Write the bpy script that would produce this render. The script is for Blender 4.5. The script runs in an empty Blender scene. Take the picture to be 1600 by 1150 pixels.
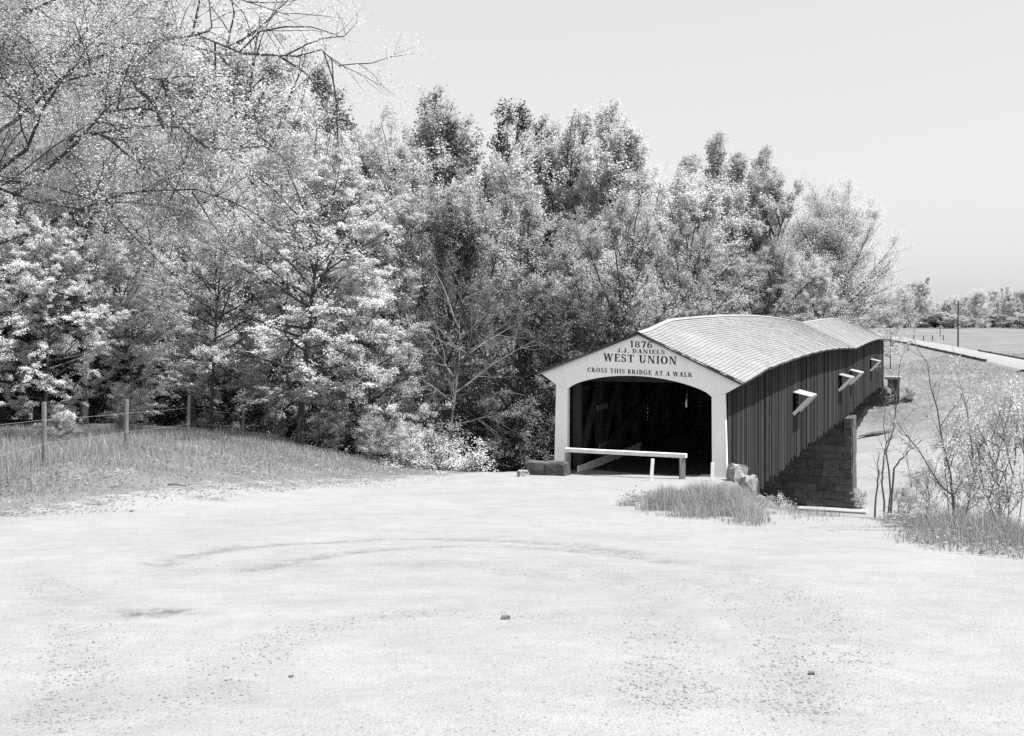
import bpy, bmesh, math, random
import numpy as np
from mathutils import Vector, Matrix

# ------------------------------------------------------------------ camera, sky, sun, exposure
scene = bpy.context.scene
COL = scene.collection
FPX, HY, CAMZ = 1740.0, 504.0, 6.0          # focal length and horizon in the 1600 px wide photograph
cam = bpy.data.cameras.new('camera')
cam_o = bpy.data.objects.new('camera', cam); COL.objects.link(cam_o)
cam.sensor_width = 36.0; cam.lens = 36.0 * FPX / 1600.0
cam.shift_y = -(575.0 - HY) / 1600.0
cam.clip_start = 0.1; cam.clip_end = 6000
cam_o.location = (0, 0, CAMZ); cam_o.rotation_euler = (math.radians(90), 0, 0)
scene.camera = cam_o

SUN_AZ, SUN_EL = math.radians(-22), math.radians(64)   # azimuth from +X
world = bpy.data.worlds.new('World'); scene.world = world; world.use_nodes = True
nt = world.node_tree
sky = nt.nodes.new('ShaderNodeTexSky'); sky.sky_type = 'NISHITA'; sky.sun_disc = False
sky.sun_elevation = SUN_EL; sky.sun_rotation = math.radians(90) - SUN_AZ
sep = nt.nodes.new('ShaderNodeSeparateColor')          # blue-sensitive black and white film
nt.links.new(sky.outputs[0], sep.inputs[0])
# film compresses the bright sky: raise to a power below one, the same over the whole dome
pw = nt.nodes.new('ShaderNodeMath'); pw.operation = 'POWER'; pw.inputs[1].default_value = 0.42
ml = nt.nodes.new('ShaderNodeMath'); ml.operation = 'MULTIPLY'; ml.inputs[1].default_value = 5.0 / 5.0 ** 0.42
nt.links.new(sep.outputs[2], pw.inputs[0]); nt.links.new(pw.outputs[0], ml.inputs[0])
nt.links.new(ml.outputs[0], nt.nodes['Background'].inputs[0])
nt.nodes['Background'].inputs[1].default_value = 0.080
sun = bpy.data.lights.new('sun', 'SUN'); sun.energy = 5.0; sun.angle = math.radians(0.5)
sun_o = bpy.data.objects.new('sun', sun); COL.objects.link(sun_o)
SV = Vector((math.cos(SUN_EL) * math.cos(SUN_AZ), math.cos(SUN_EL) * math.sin(SUN_AZ), math.sin(SUN_EL)))
sun_o.rotation_euler = (-SV).to_track_quat('-Z', 'Y').to_euler()
sun_o.location = (30, 0, 60)
vs = scene.view_settings
vs.view_transform = 'Standard'; vs.look = 'None'; vs.gamma = 1.0; vs.use_curve_mapping = False
vs.exposure = 1.04
scene.cycles.use_denoising = False       # the grain that is left reads as film grain
scene.cycles.max_bounces = 4; scene.cycles.diffuse_bounces = 3; scene.cycles.glossy_bounces = 1; scene.cycles.transmission_bounces = 3

random.seed(7); RNG = np.random.default_rng(7)

# ------------------------------------------------------------------ materials (black and white)
def mat(name, a, b=None, scale=(4, 4, 4), rough=0.85, bump=0.0, bscale=None, rand=0.0, detail=6, spec=0.2, fine=None):
    m = bpy.data.materials.new(name); m.use_nodes = True
    n, l = m.node_tree.nodes, m.node_tree.links
    bs = n['Principled BSDF']; bs.inputs['Roughness'].default_value = rough
    bs.inputs['Specular IOR Level'].default_value = spec
    tc = n.new('ShaderNodeTexCoord'); mp = n.new('ShaderNodeMapping'); mp.inputs['Scale'].default_value = scale
    l.new(tc.outputs['Object'], mp.inputs['Vector'])
    nz = n.new('ShaderNodeTexNoise'); nz.inputs['Scale'].default_value = 1.0; nz.inputs['Detail'].default_value = detail
    nz.inputs['Roughness'].default_value = 0.65
    vec = mp.outputs[0]
    if rand:
        oi = n.new('ShaderNodeObjectInfo'); ad = n.new('ShaderNodeVectorMath'); ad.operation = 'ADD'
        sc_ = n.new('ShaderNodeMath'); sc_.operation = 'MULTIPLY'; sc_.inputs[1].default_value = 91.7
        l.new(oi.outputs['Random'], sc_.inputs[0]); l.new(vec, ad.inputs[0]); l.new(sc_.outputs[0], ad.inputs[1]); vec = ad.outputs[0]
    l.new(vec, nz.inputs['Vector'])
    mr = n.new('ShaderNodeMapRange'); mr.inputs['From Min'].default_value = 0.3; mr.inputs['From Max'].default_value = 0.7
    mr.inputs['To Min'].default_value = a; mr.inputs['To Max'].default_value = b if b is not None else a
    l.new(nz.outputs['Fac'], mr.inputs['Value'])
    out = mr.outputs[0]
    if rand:
        m1 = n.new('ShaderNodeMath'); m1.operation = 'MULTIPLY_ADD'; m1.inputs[1].default_value = 2 * rand; m1.inputs[2].default_value = 1 - rand
        oi2 = n.new('ShaderNodeObjectInfo'); l.new(oi2.outputs['Random'], m1.inputs[0])
        m2 = n.new('ShaderNodeMath'); m2.operation = 'MULTIPLY'; l.new(out, m2.inputs[0]); l.new(m1.outputs[0], m2.inputs[1]); out = m2.outputs[0]
    l.new(out, bs.inputs['Base Color'])
    if bump:
        nb = n.new('ShaderNodeTexNoise'); nb.inputs['Scale'].default_value = 1.0; nb.inputs['Detail'].default_value = 5
        mb = n.new('ShaderNodeMapping'); mb.inputs['Scale'].default_value = bscale or scale
        l.new(tc.outputs['Object'], mb.inputs['Vector']); l.new(mb.outputs[0], nb.inputs['Vector'])
        bp = n.new('ShaderNodeBump'); bp.inputs['Strength'].default_value = bump; bp.inputs['Distance'].default_value = 0.03
        l.new(nb.outputs['Fac'], bp.inputs['Height']); l.new(bp.outputs[0], bs.inputs['Normal'])
    return m

def leaf_mat(name, g, trans=0.35, var=0.14):
    m = bpy.data.materials.new(name); m.use_nodes = True
    n, l = m.node_tree.nodes, m.node_tree.links
    n.remove(n['Principled BSDF'])
    ge = n.new('ShaderNodeNewGeometry')
    ma = n.new('ShaderNodeMath'); ma.operation = 'MULTIPLY_ADD'
    ma.inputs[1].default_value = 2 * var * g; ma.inputs[2].default_value = g * (1 - var)
    l.new(ge.outputs['Random Per Island'], ma.inputs[0])
    d = n.new('ShaderNodeBsdfDiffuse'); t = n.new('ShaderNodeBsdfTranslucent')
    gl = n.new('ShaderNodeBsdfGlossy'); gl.inputs['Roughness'].default_value = 0.45; gl.inputs['Color'].default_value = (1, 1, 1, 1)
    l.new(ma.outputs[0], d.inputs['Color']); l.new(ma.outputs[0], t.inputs['Color'])
    mx = n.new('ShaderNodeMixShader'); mx.inputs[0].default_value = trans
    l.new(d.outputs[0], mx.inputs[1]); l.new(t.outputs[0], mx.inputs[2])
    m2 = n.new('ShaderNodeMixShader'); m2.inputs[0].default_value = 0.02
    l.new(mx.outputs[0], m2.inputs[1]); l.new(gl.outputs[0], m2.inputs[2])
    l.new(m2.outputs[0], n['Material Output'].inputs['Surface'])
    return m

M = {
    'paint': mat('white_paint', 0.75, 0.84, (4, 4, 0.4), 0.6, 0.4, (11, 11, 0.25)),
    'worn_paint': mat('worn_whitewash', 0.52, 0.80, (3, 3, 3), 0.8, 0.5, (30, 30, 30)),
    'twig': mat('pale_twig_bark', 0.09, 0.17, (3, 3, 0.8), 0.95, 0.5, (14, 14, 3)),
    'sign_black': mat('black_lettering', 0.012, 0.018, (5, 5, 5), 0.6),
    'board': mat('weathered_siding', 0.010, 0.042, (5, 5, 0.45), 0.9, 0.6, (40, 40, 1.5), rand=0.7),
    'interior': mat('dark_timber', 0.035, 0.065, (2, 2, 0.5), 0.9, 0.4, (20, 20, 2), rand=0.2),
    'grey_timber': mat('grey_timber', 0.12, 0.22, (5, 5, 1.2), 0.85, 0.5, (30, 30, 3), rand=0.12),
    'shingle': mat('weathered_shingles', 0.205, 0.275, (1.2, 0.5, 1.2), 0.9, 0.3, (25, 9, 25)),
    'stone': mat('sandstone', 0.045, 0.12, (1.6, 1.6, 1.6), 0.95, 0.9, (9, 9, 9), rand=0.22),
    'dark_stone': mat('shade_dark_stone', 0.05, 0.11, (4, 4, 4), 0.95, 0.9, (14, 14, 14)),  # dark tone stands for the shade on the parapet's near face
    'mortar': mat('dark_mortar', 0.07, 0.10, (3, 3, 3), 0.95),
    'pale_stone': mat('pale_limestone', 0.20, 0.32, (3, 3, 3), 0.95, 0.9, (14, 14, 14), rand=0.1),
    'concrete': mat('old_concrete', 0.22, 0.32, (1.5, 1.5, 1.5), 0.9, 0.5, (12, 12, 12)),
    'bark': mat('dark_bark', 0.045, 0.10, (3, 3, 0.8), 0.95, 0.8, (14, 14, 3)),
    'bark_mid': mat('grey_bark', 0.10, 0.19, (3, 3, 0.8), 0.95, 0.6, (14, 14, 3)),
    'bark_pale': mat('pale_bark', 0.24, 0.40, (3, 3, 0.8), 0.95, 0.5, (14, 14, 3)),
    'wire': mat('dull_wire', 0.28, 0.34, (3, 3, 3), 0.5),
    'pole': mat('utility_pole_wood', 0.04, 0.07, (3, 3, 0.5), 0.9),
    'pebble': mat('limestone_pebbles', 0.11, 0.26, (9, 9, 9), 0.9),
    'dark_pebble': mat('dark_pebbles', 0.06, 0.13, (9, 9, 9), 0.9),
    'road_bank': mat('grassy_embankment', 0.11, 0.19, (0.6, 0.6, 0.6), 0.95),
    'road': mat('pale_road', 0.20, 0.24, (0.3, 0.3, 0.3), 0.9),
    'rail': mat('dark_rail_wood', 0.05, 0.09, (1, 1, 1), 0.9),  # also draws the shadow lines at the roof rake and road edge
    'log': mat('driftwood', 0.08, 0.16, (3, 3, 3), 0.9),
}
LEAF = {
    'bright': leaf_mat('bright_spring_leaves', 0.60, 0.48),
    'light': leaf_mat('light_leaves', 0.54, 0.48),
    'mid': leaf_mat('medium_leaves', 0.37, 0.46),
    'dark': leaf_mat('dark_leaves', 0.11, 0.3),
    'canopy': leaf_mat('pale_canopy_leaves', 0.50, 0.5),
    'grass': leaf_mat('grass_blades', 0.30, 0.3, 0.3),
    'drygrass': leaf_mat('dry_pale_grass', 0.32, 0.3, 0.3),
    'weed': leaf_mat('weed_leaves', 0.20, 0.3, 0.35),
}

# ------------------------------------------------------------------ helpers
def link(o, parent=None):
    COL.objects.link(o)
    if parent is not None: o.parent = parent
    return o
def tag(o, label=None, cat=None, group=None, kind=None):
    if label: o['label'] = label
    if cat: o['category'] = cat
    if group: o['group'] = group
    if kind: o['kind'] = kind
    return o
def empty(name, loc=(0, 0, 0), rz=0.0, parent=None):
    o = bpy.data.objects.new(name, None); o.location = loc; o.rotation_euler = (0, 0, rz); o.empty_display_size = 0.3
    return link(o, parent)
def mesh_np(name, V, F, smooth=False):
    me = bpy.data.meshes.new(name)
    V = np.asarray(V, dtype=np.float32); F = np.asarray(F, dtype=np.int32); k = F.shape[1]
    me.vertices.add(len(V)); me.vertices.foreach_set('co', V.ravel())
    me.loops.add(F.size); me.loops.foreach_set('vertex_index', F.ravel())
    me.polygons.add(len(F)); me.polygons.foreach_set('loop_start', np.arange(0, F.size, k, dtype=np.int32))
    me.polygons.foreach_set('loop_total', np.full(len(F), k, dtype=np.int32))
    if smooth: me.polygons.foreach_set('use_smooth', np.ones(len(F), dtype=bool))
    me.update(calc_edges=True); me.validate()
    return me
def obj(name, me, m, parent=None, loc=(0, 0, 0)):
    o = bpy.data.objects.new(name, me); o.location = loc
    if m is not None and not me.materials: me.materials.append(m)
    return link(o, parent)
class MB:
    """Collects boxes, bars, prisms and tubes into one mesh."""
    def __init__(s): s.v = []; s.f = []
    def add(s, vs, fs):
        b = len(s.v); s.v += [tuple(p) for p in vs]; s.f += [tuple(i + b for i in f) for f in fs]; return s
    def box(s, x0, x1, y0, y1, z0, z1):
        return s.add([(x0,y0,z0),(x1,y0,z0),(x1,y1,z0),(x0,y1,z0),(x0,y0,z1),(x1,y0,z1),(x1,y1,z1),(x0,y1,z1)],
                     [(3,2,1,0),(4,5,6,7),(0,1,5,4),(1,2,6,5),(2,3,7,6),(3,0,4,7)])
    def bar(s, a, b, w, h, up=(0, 0, 1)):
        a = Vector(a); b = Vector(b); t = (b - a).normalized(); up = Vector(up)
        sd = t.cross(up); sd = sd.normalized() if sd.length > 1e-4 else Vector((1, 0, 0)); u2 = sd.cross(t).normalized()
        q = [sd * (sx * w / 2) + u2 * (sz * h / 2) for sx, sz in ((-1, -1), (1, -1), (1, 1), (-1, 1))]
        return s.add([a + k for k in q] + [b + k for k in q], [(3,2,1,0),(4,5,6,7),(0,1,5,4),(1,2,6,5),(2,3,7,6),(3,0,4,7)])
    def tube(s, pts, rad, n=8):
        pts = np.array([tuple(p) for p in pts], float)[None]; rad = np.array(rad, float)[None]
        V, F = tubes(pts, rad, n); s.add(V.tolist(), F.tolist())
        b = len(s.v); k = pts.shape[1]
        s.f.append(tuple(range(b - n, b))); return s
    def prism(s, poly, y0, y1):
        n = len(poly)
        return s.add([(x, y0, z) for x, z in poly] + [(x, y1, z) for x, z in poly],
                     [tuple(range(n)), tuple(range(2 * n - 1, n - 1, -1))] + [(i, i + n, (i + 1) % n + n, (i + 1) % n) for i in range(n)])
    def build(s, name, m, parent=None, loc=(0, 0, 0), bevel=0.0, fixn=True):
        me = bpy.data.meshes.new(name); me.from_pydata(s.v, [], s.f); me.update()
        if bevel or fixn:
            bm = bmesh.new(); bm.from_mesh(me)
            bmesh.ops.recalc_face_normals(bm, faces=bm.faces)
            if bevel: bmesh.ops.bevel(bm, geom=list(bm.edges), offset=bevel, segments=1, affect='EDGES')
            bm.to_mesh(me); bm.free()
        return obj(name, me, m, parent, loc)

def nrm(a): return a / np.maximum(np.linalg.norm(a, axis=-1, keepdims=True), 1e-9)
def tubes(P, R, sides):
    K, n, _ = P.shape
    T = nrm(np.gradient(P, axis=1))
    ref = np.where(np.abs(T[..., 2:3]) > 0.9, np.array([1.0, 0, 0]), np.array([0, 0, 1.0]))
    A = nrm(np.cross(T, ref)); B = np.cross(T, A)
    an = np.arange(sides) * 2 * np.pi / sides
    V = P[:, :, None, :] + R[:, :, None, None] * (np.cos(an)[:, None] * A[:, :, None, :] + np.sin(an)[:, None] * B[:, :, None, :])
    idx = np.arange(K * n * sides).reshape(K, n, sides)
    a = idx[:, :-1, :]; b = np.roll(a, -1, axis=2); d = idx[:, 1:, :]; c = np.roll(d, -1, axis=2)
    return V.reshape(-1, 3), np.stack([a, b, c, d], -1).reshape(-1, 4)
def sstep(a, b, x):
    t = np.clip((x - a) / (b - a), 0, 1); return t * t * (3 - 2 * t)
_H = np.random.default_rng(3).random((256, 256))
def vnoise(x, y):
    xi = np.floor(x).astype(int); yi = np.floor(y).astype(int); fx = x - xi; fy = y - yi
    fx = fx * fx * (3 - 2 * fx); fy = fy * fy * (3 - 2 * fy)
    g = lambda i, j: _H[i % 256, j % 256]
    return (g(xi, yi) * (1 - fx) + g(xi + 1, yi) * fx) * (1 - fy) + (g(xi, yi + 1) * (1 - fx) + g(xi + 1, yi + 1) * fx) * fy - 0.5

# ------------------------------------------------------------------ the lie of the land
TH = math.radians(21.7); ST, CT = math.sin(TH), math.cos(TH)
OX, OY = 4.82, 42.1                                  # centre of the near portal
def to_uv(X, Y): return (X - OX) * ST + (Y - OY) * CT, (X - OX) * CT - (Y - OY) * ST
def from_uv(u, v): return OX + u * ST + v * CT, OY + u * CT - v * ST
PLATEAU = np.array([(10, -60), (7.4, 0), (6.5, 13), (6.4, 20), (5.7, 25), (5.7, 31), (6.8, 37), (7.9, 40.0), (8.5, 42.0),
                    (2.5, 44.6), (-0.5, 43.6), (-5, 44.5), (-9, 46.5), (-13, 53), (-25, 60), (-80, 78), (-900, 200), (-900, -60)], float)
def seg_dist(X, Y, pts, closed=False):
    d = np.full(np.shape(X), 1e9)
    n = len(pts)
    for i in range(n if closed else n - 1):
        ax, ay = pts[i]; bx, by = pts[(i + 1) % n]
        L2 = (bx - ax) ** 2 + (by - ay) ** 2
        t = np.clip(((X - ax) * (bx - ax) + (Y - ay) * (by - ay)) / L2, 0, 1)
        d = np.minimum(d, np.hypot(X - ax - t * (bx - ax), Y - ay - t * (by - ay)))
    return d
def inside(X, Y, pts):
    r = np.zeros(np.shape(X), bool); n = len(pts)
    for i in range(n):
        ax, ay = pts[i]; bx, by = pts[(i + 1) % n]
        if ay == by: continue
        c = ((ay > Y) != (by > Y)) & (X < (bx - ax) * (Y - ay) / (by - ay) + ax)
        r ^= c
    return r
def ground_z(X, Y):
    X = np.asarray(X, float); Y = np.asarray(Y, float)
    u, v = to_uv(X, Y)
    lot = np.where(Y < 34, 4.8 - 0.117 * Y, np.maximum(0, 0.822 - 0.117 * (Y - 34) + 0.006 * np.maximum(Y - 34, 0) ** 2))
    lot = np.where(Y >= 42, 0.13, lot)
    rise = np.interp(Y, [15, 23, 29, 35, 41, 50, 70], [-0.2, 0.0, 0.95, 1.3, 1.4, 0.75, 0.4]) * sstep(-4.0, -12.5, X)
    zp = lot + rise + 0.10 * vnoise(X * 0.35, Y * 0.35) + 0.04 * vnoise(X * 1.1 + 9, Y * 1.1)
    d = np.where(inside(X, Y, PLATEAU), 0, seg_dist(X, Y, PLATEAU, True))
    wid = np.interp(X, [-12, 2, 6, 12], [16, 13, 12, 11])
    wid = np.where((u > -3) & (u < 12) & (np.abs(v) < 9), np.minimum(wid, 4.2), wid)
    t = sstep(0, 1, d / wid)
    z = zp * (1 - t) + (-8.0 + 0.5 * vnoise(X * 0.12, Y * 0.12)) * t
    z = z + 0.35 * t * vnoise(X * 0.4, Y * 0.4)
    ub = u + 3 * vnoise(X * 0.05, Y * 0.05) + 0.10 * np.maximum(v - 4, 0)
    far = -0.4 + 0.0172 * np.clip(Y - 150, 0, 262) + 0.3 * vnoise(X * 0.03, Y * 0.03)
    f = sstep(80, 106, ub)
    return z * (1 - f) + far * f
def gz(x, y): return float(ground_z(np.array([x]), np.array([y]))[0])
def P(x, y, Z): return Vector(((x - 800) / FPX * Z, Z, CAMZ - (y - HY) / FPX * Z))
def hit(x, y, z0=4.0, z1=600.0):
    """first point of the ground seen at photograph pixel (x, y)"""
    Z = np.geomspace(z0, z1, 3000)
    g = ground_z((x - 800) / FPX * Z, Z) - (CAMZ - (y - HY) / FPX * Z)
    i = int(np.argmax(g > 0)) if (g > 0).any() else len(Z) - 1
    return Vector(((x - 800) / FPX * Z[i], Z[i], float(ground_z((x - 800) / FPX * Z[i], Z[i]))))

GRASS_EDGE = [hit(x, y) for x, y in ((-200, 822), (45, 800), (150, 783), (280, 765), (400, 758), (520, 752), (620, 745), (700, 739))]
BANK = np.array([(p.x, p.y) for p in GRASS_EDGE] + [(-1.6, 43.4), (-4, 46), (-9, 49), (-14, 60), (-60, 80), (-200, 60), (-60, 20)], float)
TRACKS = [[hit(x, y) for x, y in pts] for pts in (
    ((250, 882), (300, 866), (370, 856), (450, 849), (550, 844), (680, 842), (800, 845), (900, 852), (1000, 864)),
    ((400, 890), (450, 878), (520, 866), (600, 858), (700, 853), (800, 853), (870, 857), (960, 866), (1060, 880)),
    ((1130, 890), (1200, 918), (1260, 950), (1300, 985), (1330, 1030)),
    ((1080, 905), (1150, 935), (1200, 975), (1230, 1030), (1250, 1100)), ((880, 880), (960, 900), (1010, 940), (1030, 1000), (1040, 1090)),
    ((200, 910), (300, 888), (430, 884), (600, 880), (760, 885), (900, 905)), ((60, 900), (110, 930), (130, 980), (120, 1050), (95, 1120)),
    ((330, 1090), (380, 1030), (460, 990), (560, 965), (700, 955), (860, 965)), ((700, 800), (820, 790), (930, 792), (1010, 800)), ((640, 775), (760, 768), (880, 768)))]
DAMP = [(hit(240, 958), 0.28, 0.20), (hit(192, 958), 0.09, 0.07), (hit(330, 779), 0.5, 0.3)]

xs = np.unique(np.round(np.concatenate([-np.geomspace(34, 1500, 46)[::-1], np.arange(-33, -13, 0.5), np.arange(-13, 12, 0.16), np.arange(12, 30, 0.5), np.arange(30, 130, 2.0), np.geomspace(130, 1500, 30)]), 3))
ys = np.unique(np.round(np.concatenate([np.arange(-40, 3, 2.0), np.arange(3, 24, 0.16), np.arange(24, 48, 0.3), np.arange(48, 80, 0.8), np.arange(80, 210, 1.6), np.geomspace(210, 1900, 46)]), 3))
GX, GY = np.meshgrid(xs, ys)
GZ = ground_z(GX, GY)
gd = seg_dist(GX, GY, PLATEAU, True); gin = inside(GX, GY, PLATEAU); U_, V_ = to_uv(GX, GY)
bank_in = inside(GX, GY, BANK)
m_gravel = np.where(gin & ~bank_in, 1.0, 0.0) * sstep(-0.1, 0.5, np.where(gin, gd, 0))
bd = seg_dist(GX, GY, BANK[:len(GRASS_EDGE)])
m_gravel = np.where(bank_in, np.maximum(m_gravel, 0.5 - 0.5 * sstep(0, 1.2, bd)), np.minimum(m_gravel, 0.5 + 0.5 * sstep(0, 1.2, bd)))
m_sand = (GZ < -5.2) * sstep(-5.0, -6.6, GZ) * (V_ > -2)
m_track = np.zeros_like(GX)
for tr in TRACKS:
    d = seg_dist(GX, GY, [(p.x, p.y) for p in tr]); m_track = np.maximum(m_track, np.exp(-(d / (0.17 if tr in TRACKS[:2] else 0.24)) ** 2) * (1.0 if tr in TRACKS[:2] else 0.32))
m_damp = np.zeros_like(GX)
for c, rx, ry in DAMP:
    m_damp = np.maximum(m_damp, np.exp(-(((GX - c.x) / rx) ** 2 + ((GY - c.y) / ry) ** 2) ** 1.5))
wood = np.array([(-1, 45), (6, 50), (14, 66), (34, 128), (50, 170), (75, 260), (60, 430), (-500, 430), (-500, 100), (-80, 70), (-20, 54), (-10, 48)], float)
m_wood_shade = np.where(inside(GX, GY, wood), 1.0, 0.0)
GZ = GZ - 0.02 * m_track

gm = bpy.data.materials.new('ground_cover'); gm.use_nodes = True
n, l = gm.node_tree.nodes, gm.node_tree.links
def attr(nm):
    a = n.new('ShaderNodeAttribute'); a.attribute_name = nm; return a.outputs['Fac']
def math_(op, a, b=None, c=None, clamp=False):
    q = n.new('ShaderNodeMath'); q.operation = op; q.use_clamp = clamp
    for i, v in enumerate((a, b, c)):
        if v is None: continue
        if isinstance(v, (int, float)): q.inputs[i].default_value = v
        else: l.new(v, q.inputs[i])
    return q.outputs[0]
def noise_(scale, detail=5, rough=0.6, sx=1, sy=1):
    tc = n.new('ShaderNodeTexCoord'); mp = n.new('ShaderNodeMapping'); mp.inputs['Scale'].default_value = (sx, sy, 1)
    l.new(tc.outputs['Object'], mp.inputs[0]); z = n.new('ShaderNodeTexNoise')
    z.inputs['Scale'].default_value = scale; z.inputs['Detail'].default_value = detail; z.inputs['Roughness'].default_value = rough
    l.new(mp.outputs[0], z.inputs['Vector']); return z.outputs['Fac']
def mixf(f, a, b):
    q = n.new('ShaderNodeMix'); q.data_type = 'FLOAT'
    l.new(f, q.inputs[0])
    for i, v in ((2, a), (3, b)):
        if isinstance(v, (int, float)): q.inputs[i].default_value = v
        else: l.new(v, q.inputs[i])
    return q.outputs[0]
def ramp_(v, a, b, c, d):
    q = n.new('ShaderNodeMapRange'); l.new(v, q.inputs[0])
    for i, k in enumerate((a, b, c, d)): q.inputs[i + 1].default_value = k
    return q.outputs[0]
n1 = noise_(1.3, 6, 0.7); n2 = noise_(22, 4, 0.7); n3 = noise_(0.25, 4); n4 = noise_(70, 3, 0.6)
grav = math_('ADD', ramp_(n3, 0.3, 0.7, 0.246, 0.270), ramp_(n1, 0.3, 0.7, -0.035, 0.014))
grav = math_('ADD', grav, ramp_(noise_(5.5, 5, 0.75, 0.7, 1.2), 0.3, 0.7, -0.022, 0.018))
grav = math_('ADD', grav, ramp_(n4, 0.3, 0.7, -0.03, 0.03))
shade_speck = ramp_(n4, 0.28, 0.37, 1, 0)  # dark specks paint tiny pebble shadows into the gravel colour
grav = mixf(math_('MULTIPLY', shade_speck, 0.6), grav, 0.09)
shade_speck_b = math_('MULTIPLY', ramp_(noise_(16, 4, 0.75, 0.6, 1.3), 0.30, 0.38, 1, 0), ramp_(noise_(0.9, 4, 0.7), 0.42, 0.58, 0, 1))  # coarser painted pebble shadows, in patches
grav = mixf(math_('MULTIPLY', shade_speck_b, 0.7), grav, 0.10)
trk = math_('MULTIPLY', attr('track'), ramp_(noise_(3.5, 5, 0.7), 0.38, 0.56, 0.0, 0.75))
grav = mixf(trk, grav, 0.125)
dmp = math_('MULTIPLY', attr('damp'), ramp_(noise_(6, 5, 0.7, 1, 0.5), 0.4, 0.6, 0.1, 1.0))
grav = mixf(dmp, grav, 0.055)
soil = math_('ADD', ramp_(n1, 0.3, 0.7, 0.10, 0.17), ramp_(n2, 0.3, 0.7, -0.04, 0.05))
soil = mixf(attr('wood'), soil, ramp_(n1, 0.3, 0.7, 0.05, 0.10))  # canopy shade put into the soil colour inside the wood
farg = ramp_(noise_(0.10, 6, 0.7, 1, 2.0), 0.3, 0.7, 0.11, 0.19)
farg = math_('ADD', farg, ramp_(noise_(1.6, 3), 0.3, 0.7, -0.04, 0.04))
soil = mixf(attr('far'), soil, farg)
sand = math_('ADD', ramp_(noise_(0.16, 6, 0.65, 1, 2.2), 0.35, 0.65, 0.19, 0.24), ramp_(n2, 0.3, 0.7, -0.03, 0.03))
gmask = math_('ADD', attr('gravel'), ramp_(noise_(2.2, 6, 0.75), 0.3, 0.7, -0.42, 0.42))
gmask = ramp_(gmask, 0.38, 0.62, 0, 1)
base = mixf(attr('sand'), soil, sand)
base = mixf(gmask, base, grav)
bs = n['Principled BSDF']; bs.inputs['Roughness'].default_value = 0.95; bs.inputs['Specular IOR Level'].default_value = 0.1
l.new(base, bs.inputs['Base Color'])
bp = n.new('ShaderNodeBump'); bp.inputs['Strength'].default_value = 0.55; bp.inputs['Distance'].default_value = 0.025
l.new(math_('ADD', n2, math_('MULTIPLY', n4, 0.7)), bp.inputs['Height']); l.new(bp.outputs[0], bs.inputs['Normal'])

NI, NJ = GX.shape
idx = np.arange(NI * NJ).reshape(NI, NJ)
quads = np.stack([idx[:-1, :-1], idx[:-1, 1:], idx[1:, 1:], idx[1:, :-1]], -1).reshape(-1, 4)
cx = lambda A: (A[:-1, :-1] + A[1:, 1:]).ravel() / 2
m_far = sstep(84, 94, U_)
region = np.where(cx(m_gravel) > 0.5, 0, np.where(cx(m_sand) > 0.4, 2, np.where(cx(m_far) > 0.5, 3, 1)))
VV = np.stack([GX, GY, GZ], -1).reshape(-1, 3)
for r, nm, lab in ((0, 'gravel_lot', 'pale gravel turning area sloping down to the covered bridge'),
                   (1, 'ground', 'grassy and wooded ground of the near bank and the wood'),
                   (2, 'creek_bed', 'pale sandy creek bed under the covered bridge'),
                   (3, 'field', 'grassy far bank and flat field beyond the bridge')):
    q = quads[region == r]; used, inv = np.unique(q, return_inverse=True)
    me = mesh_np(nm, VV[used], inv.reshape(-1, 4), True)
    for an, A in (('gravel', m_gravel), ('sand', m_sand), ('track', m_track), ('damp', m_damp), ('wood', m_wood_shade), ('far', m_far)):
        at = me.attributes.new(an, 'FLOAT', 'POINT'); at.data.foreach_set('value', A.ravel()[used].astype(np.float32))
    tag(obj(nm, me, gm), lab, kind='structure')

# ------------------------------------------------------------------ the covered bridge (local axes: x across, y along, z up)
LB = 96.0
bridge = empty('covered_bridge', (OX, OY, 0), -TH)
tag(bridge, 'long covered bridge with white portal, dark plank sides and pale shingle roof', 'bridge')
def camber(u):
    u = np.asarray(u, float)
    return np.where(u < 48, 0.40 * np.sin(np.pi * np.clip(u, 0, 48) / 48), 0.36 * np.sin(np.pi * np.clip(u - 48, 0, 48) / 48)) ** 1.0
def lead(u): return sstep(-0.5, 5.5, np.asarray(u, float))
def ridge_z(u): return 5.62 + 0.36 * lead(u) + camber(u) * 1.05
def eave_z(u, side):
    u = np.asarray(u, float); base = 3.935 - 0.135 * side * (1 - lead(u))
    return base + 0.10 * lead(u) + camber(u) * 0.9 - 0.15 * sstep(82, 96, u) + 0.015 * np.sin(u * 1.7) * lead(u)
HALF = 3.30
def over(u): return HALF + 0.62 + 0.14 * lead(u)
def roof_pt(u, s, side):
    """s = 0 at the ridge, 1 at the eave"""
    return np.stack([side * s * over(u), u, ridge_z(u) * (1 - s) + eave_z(u, side) * s], -1)
def roof_z_at(v, u):
    side = np.where(np.asarray(v) >= 0, 1, -1); s = np.abs(v) / over(u)
    return ridge_z(u) * (1 - s) + eave_z(u, 1) * s * (side > 0) + eave_z(u, -1) * s * (side < 0)

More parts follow.
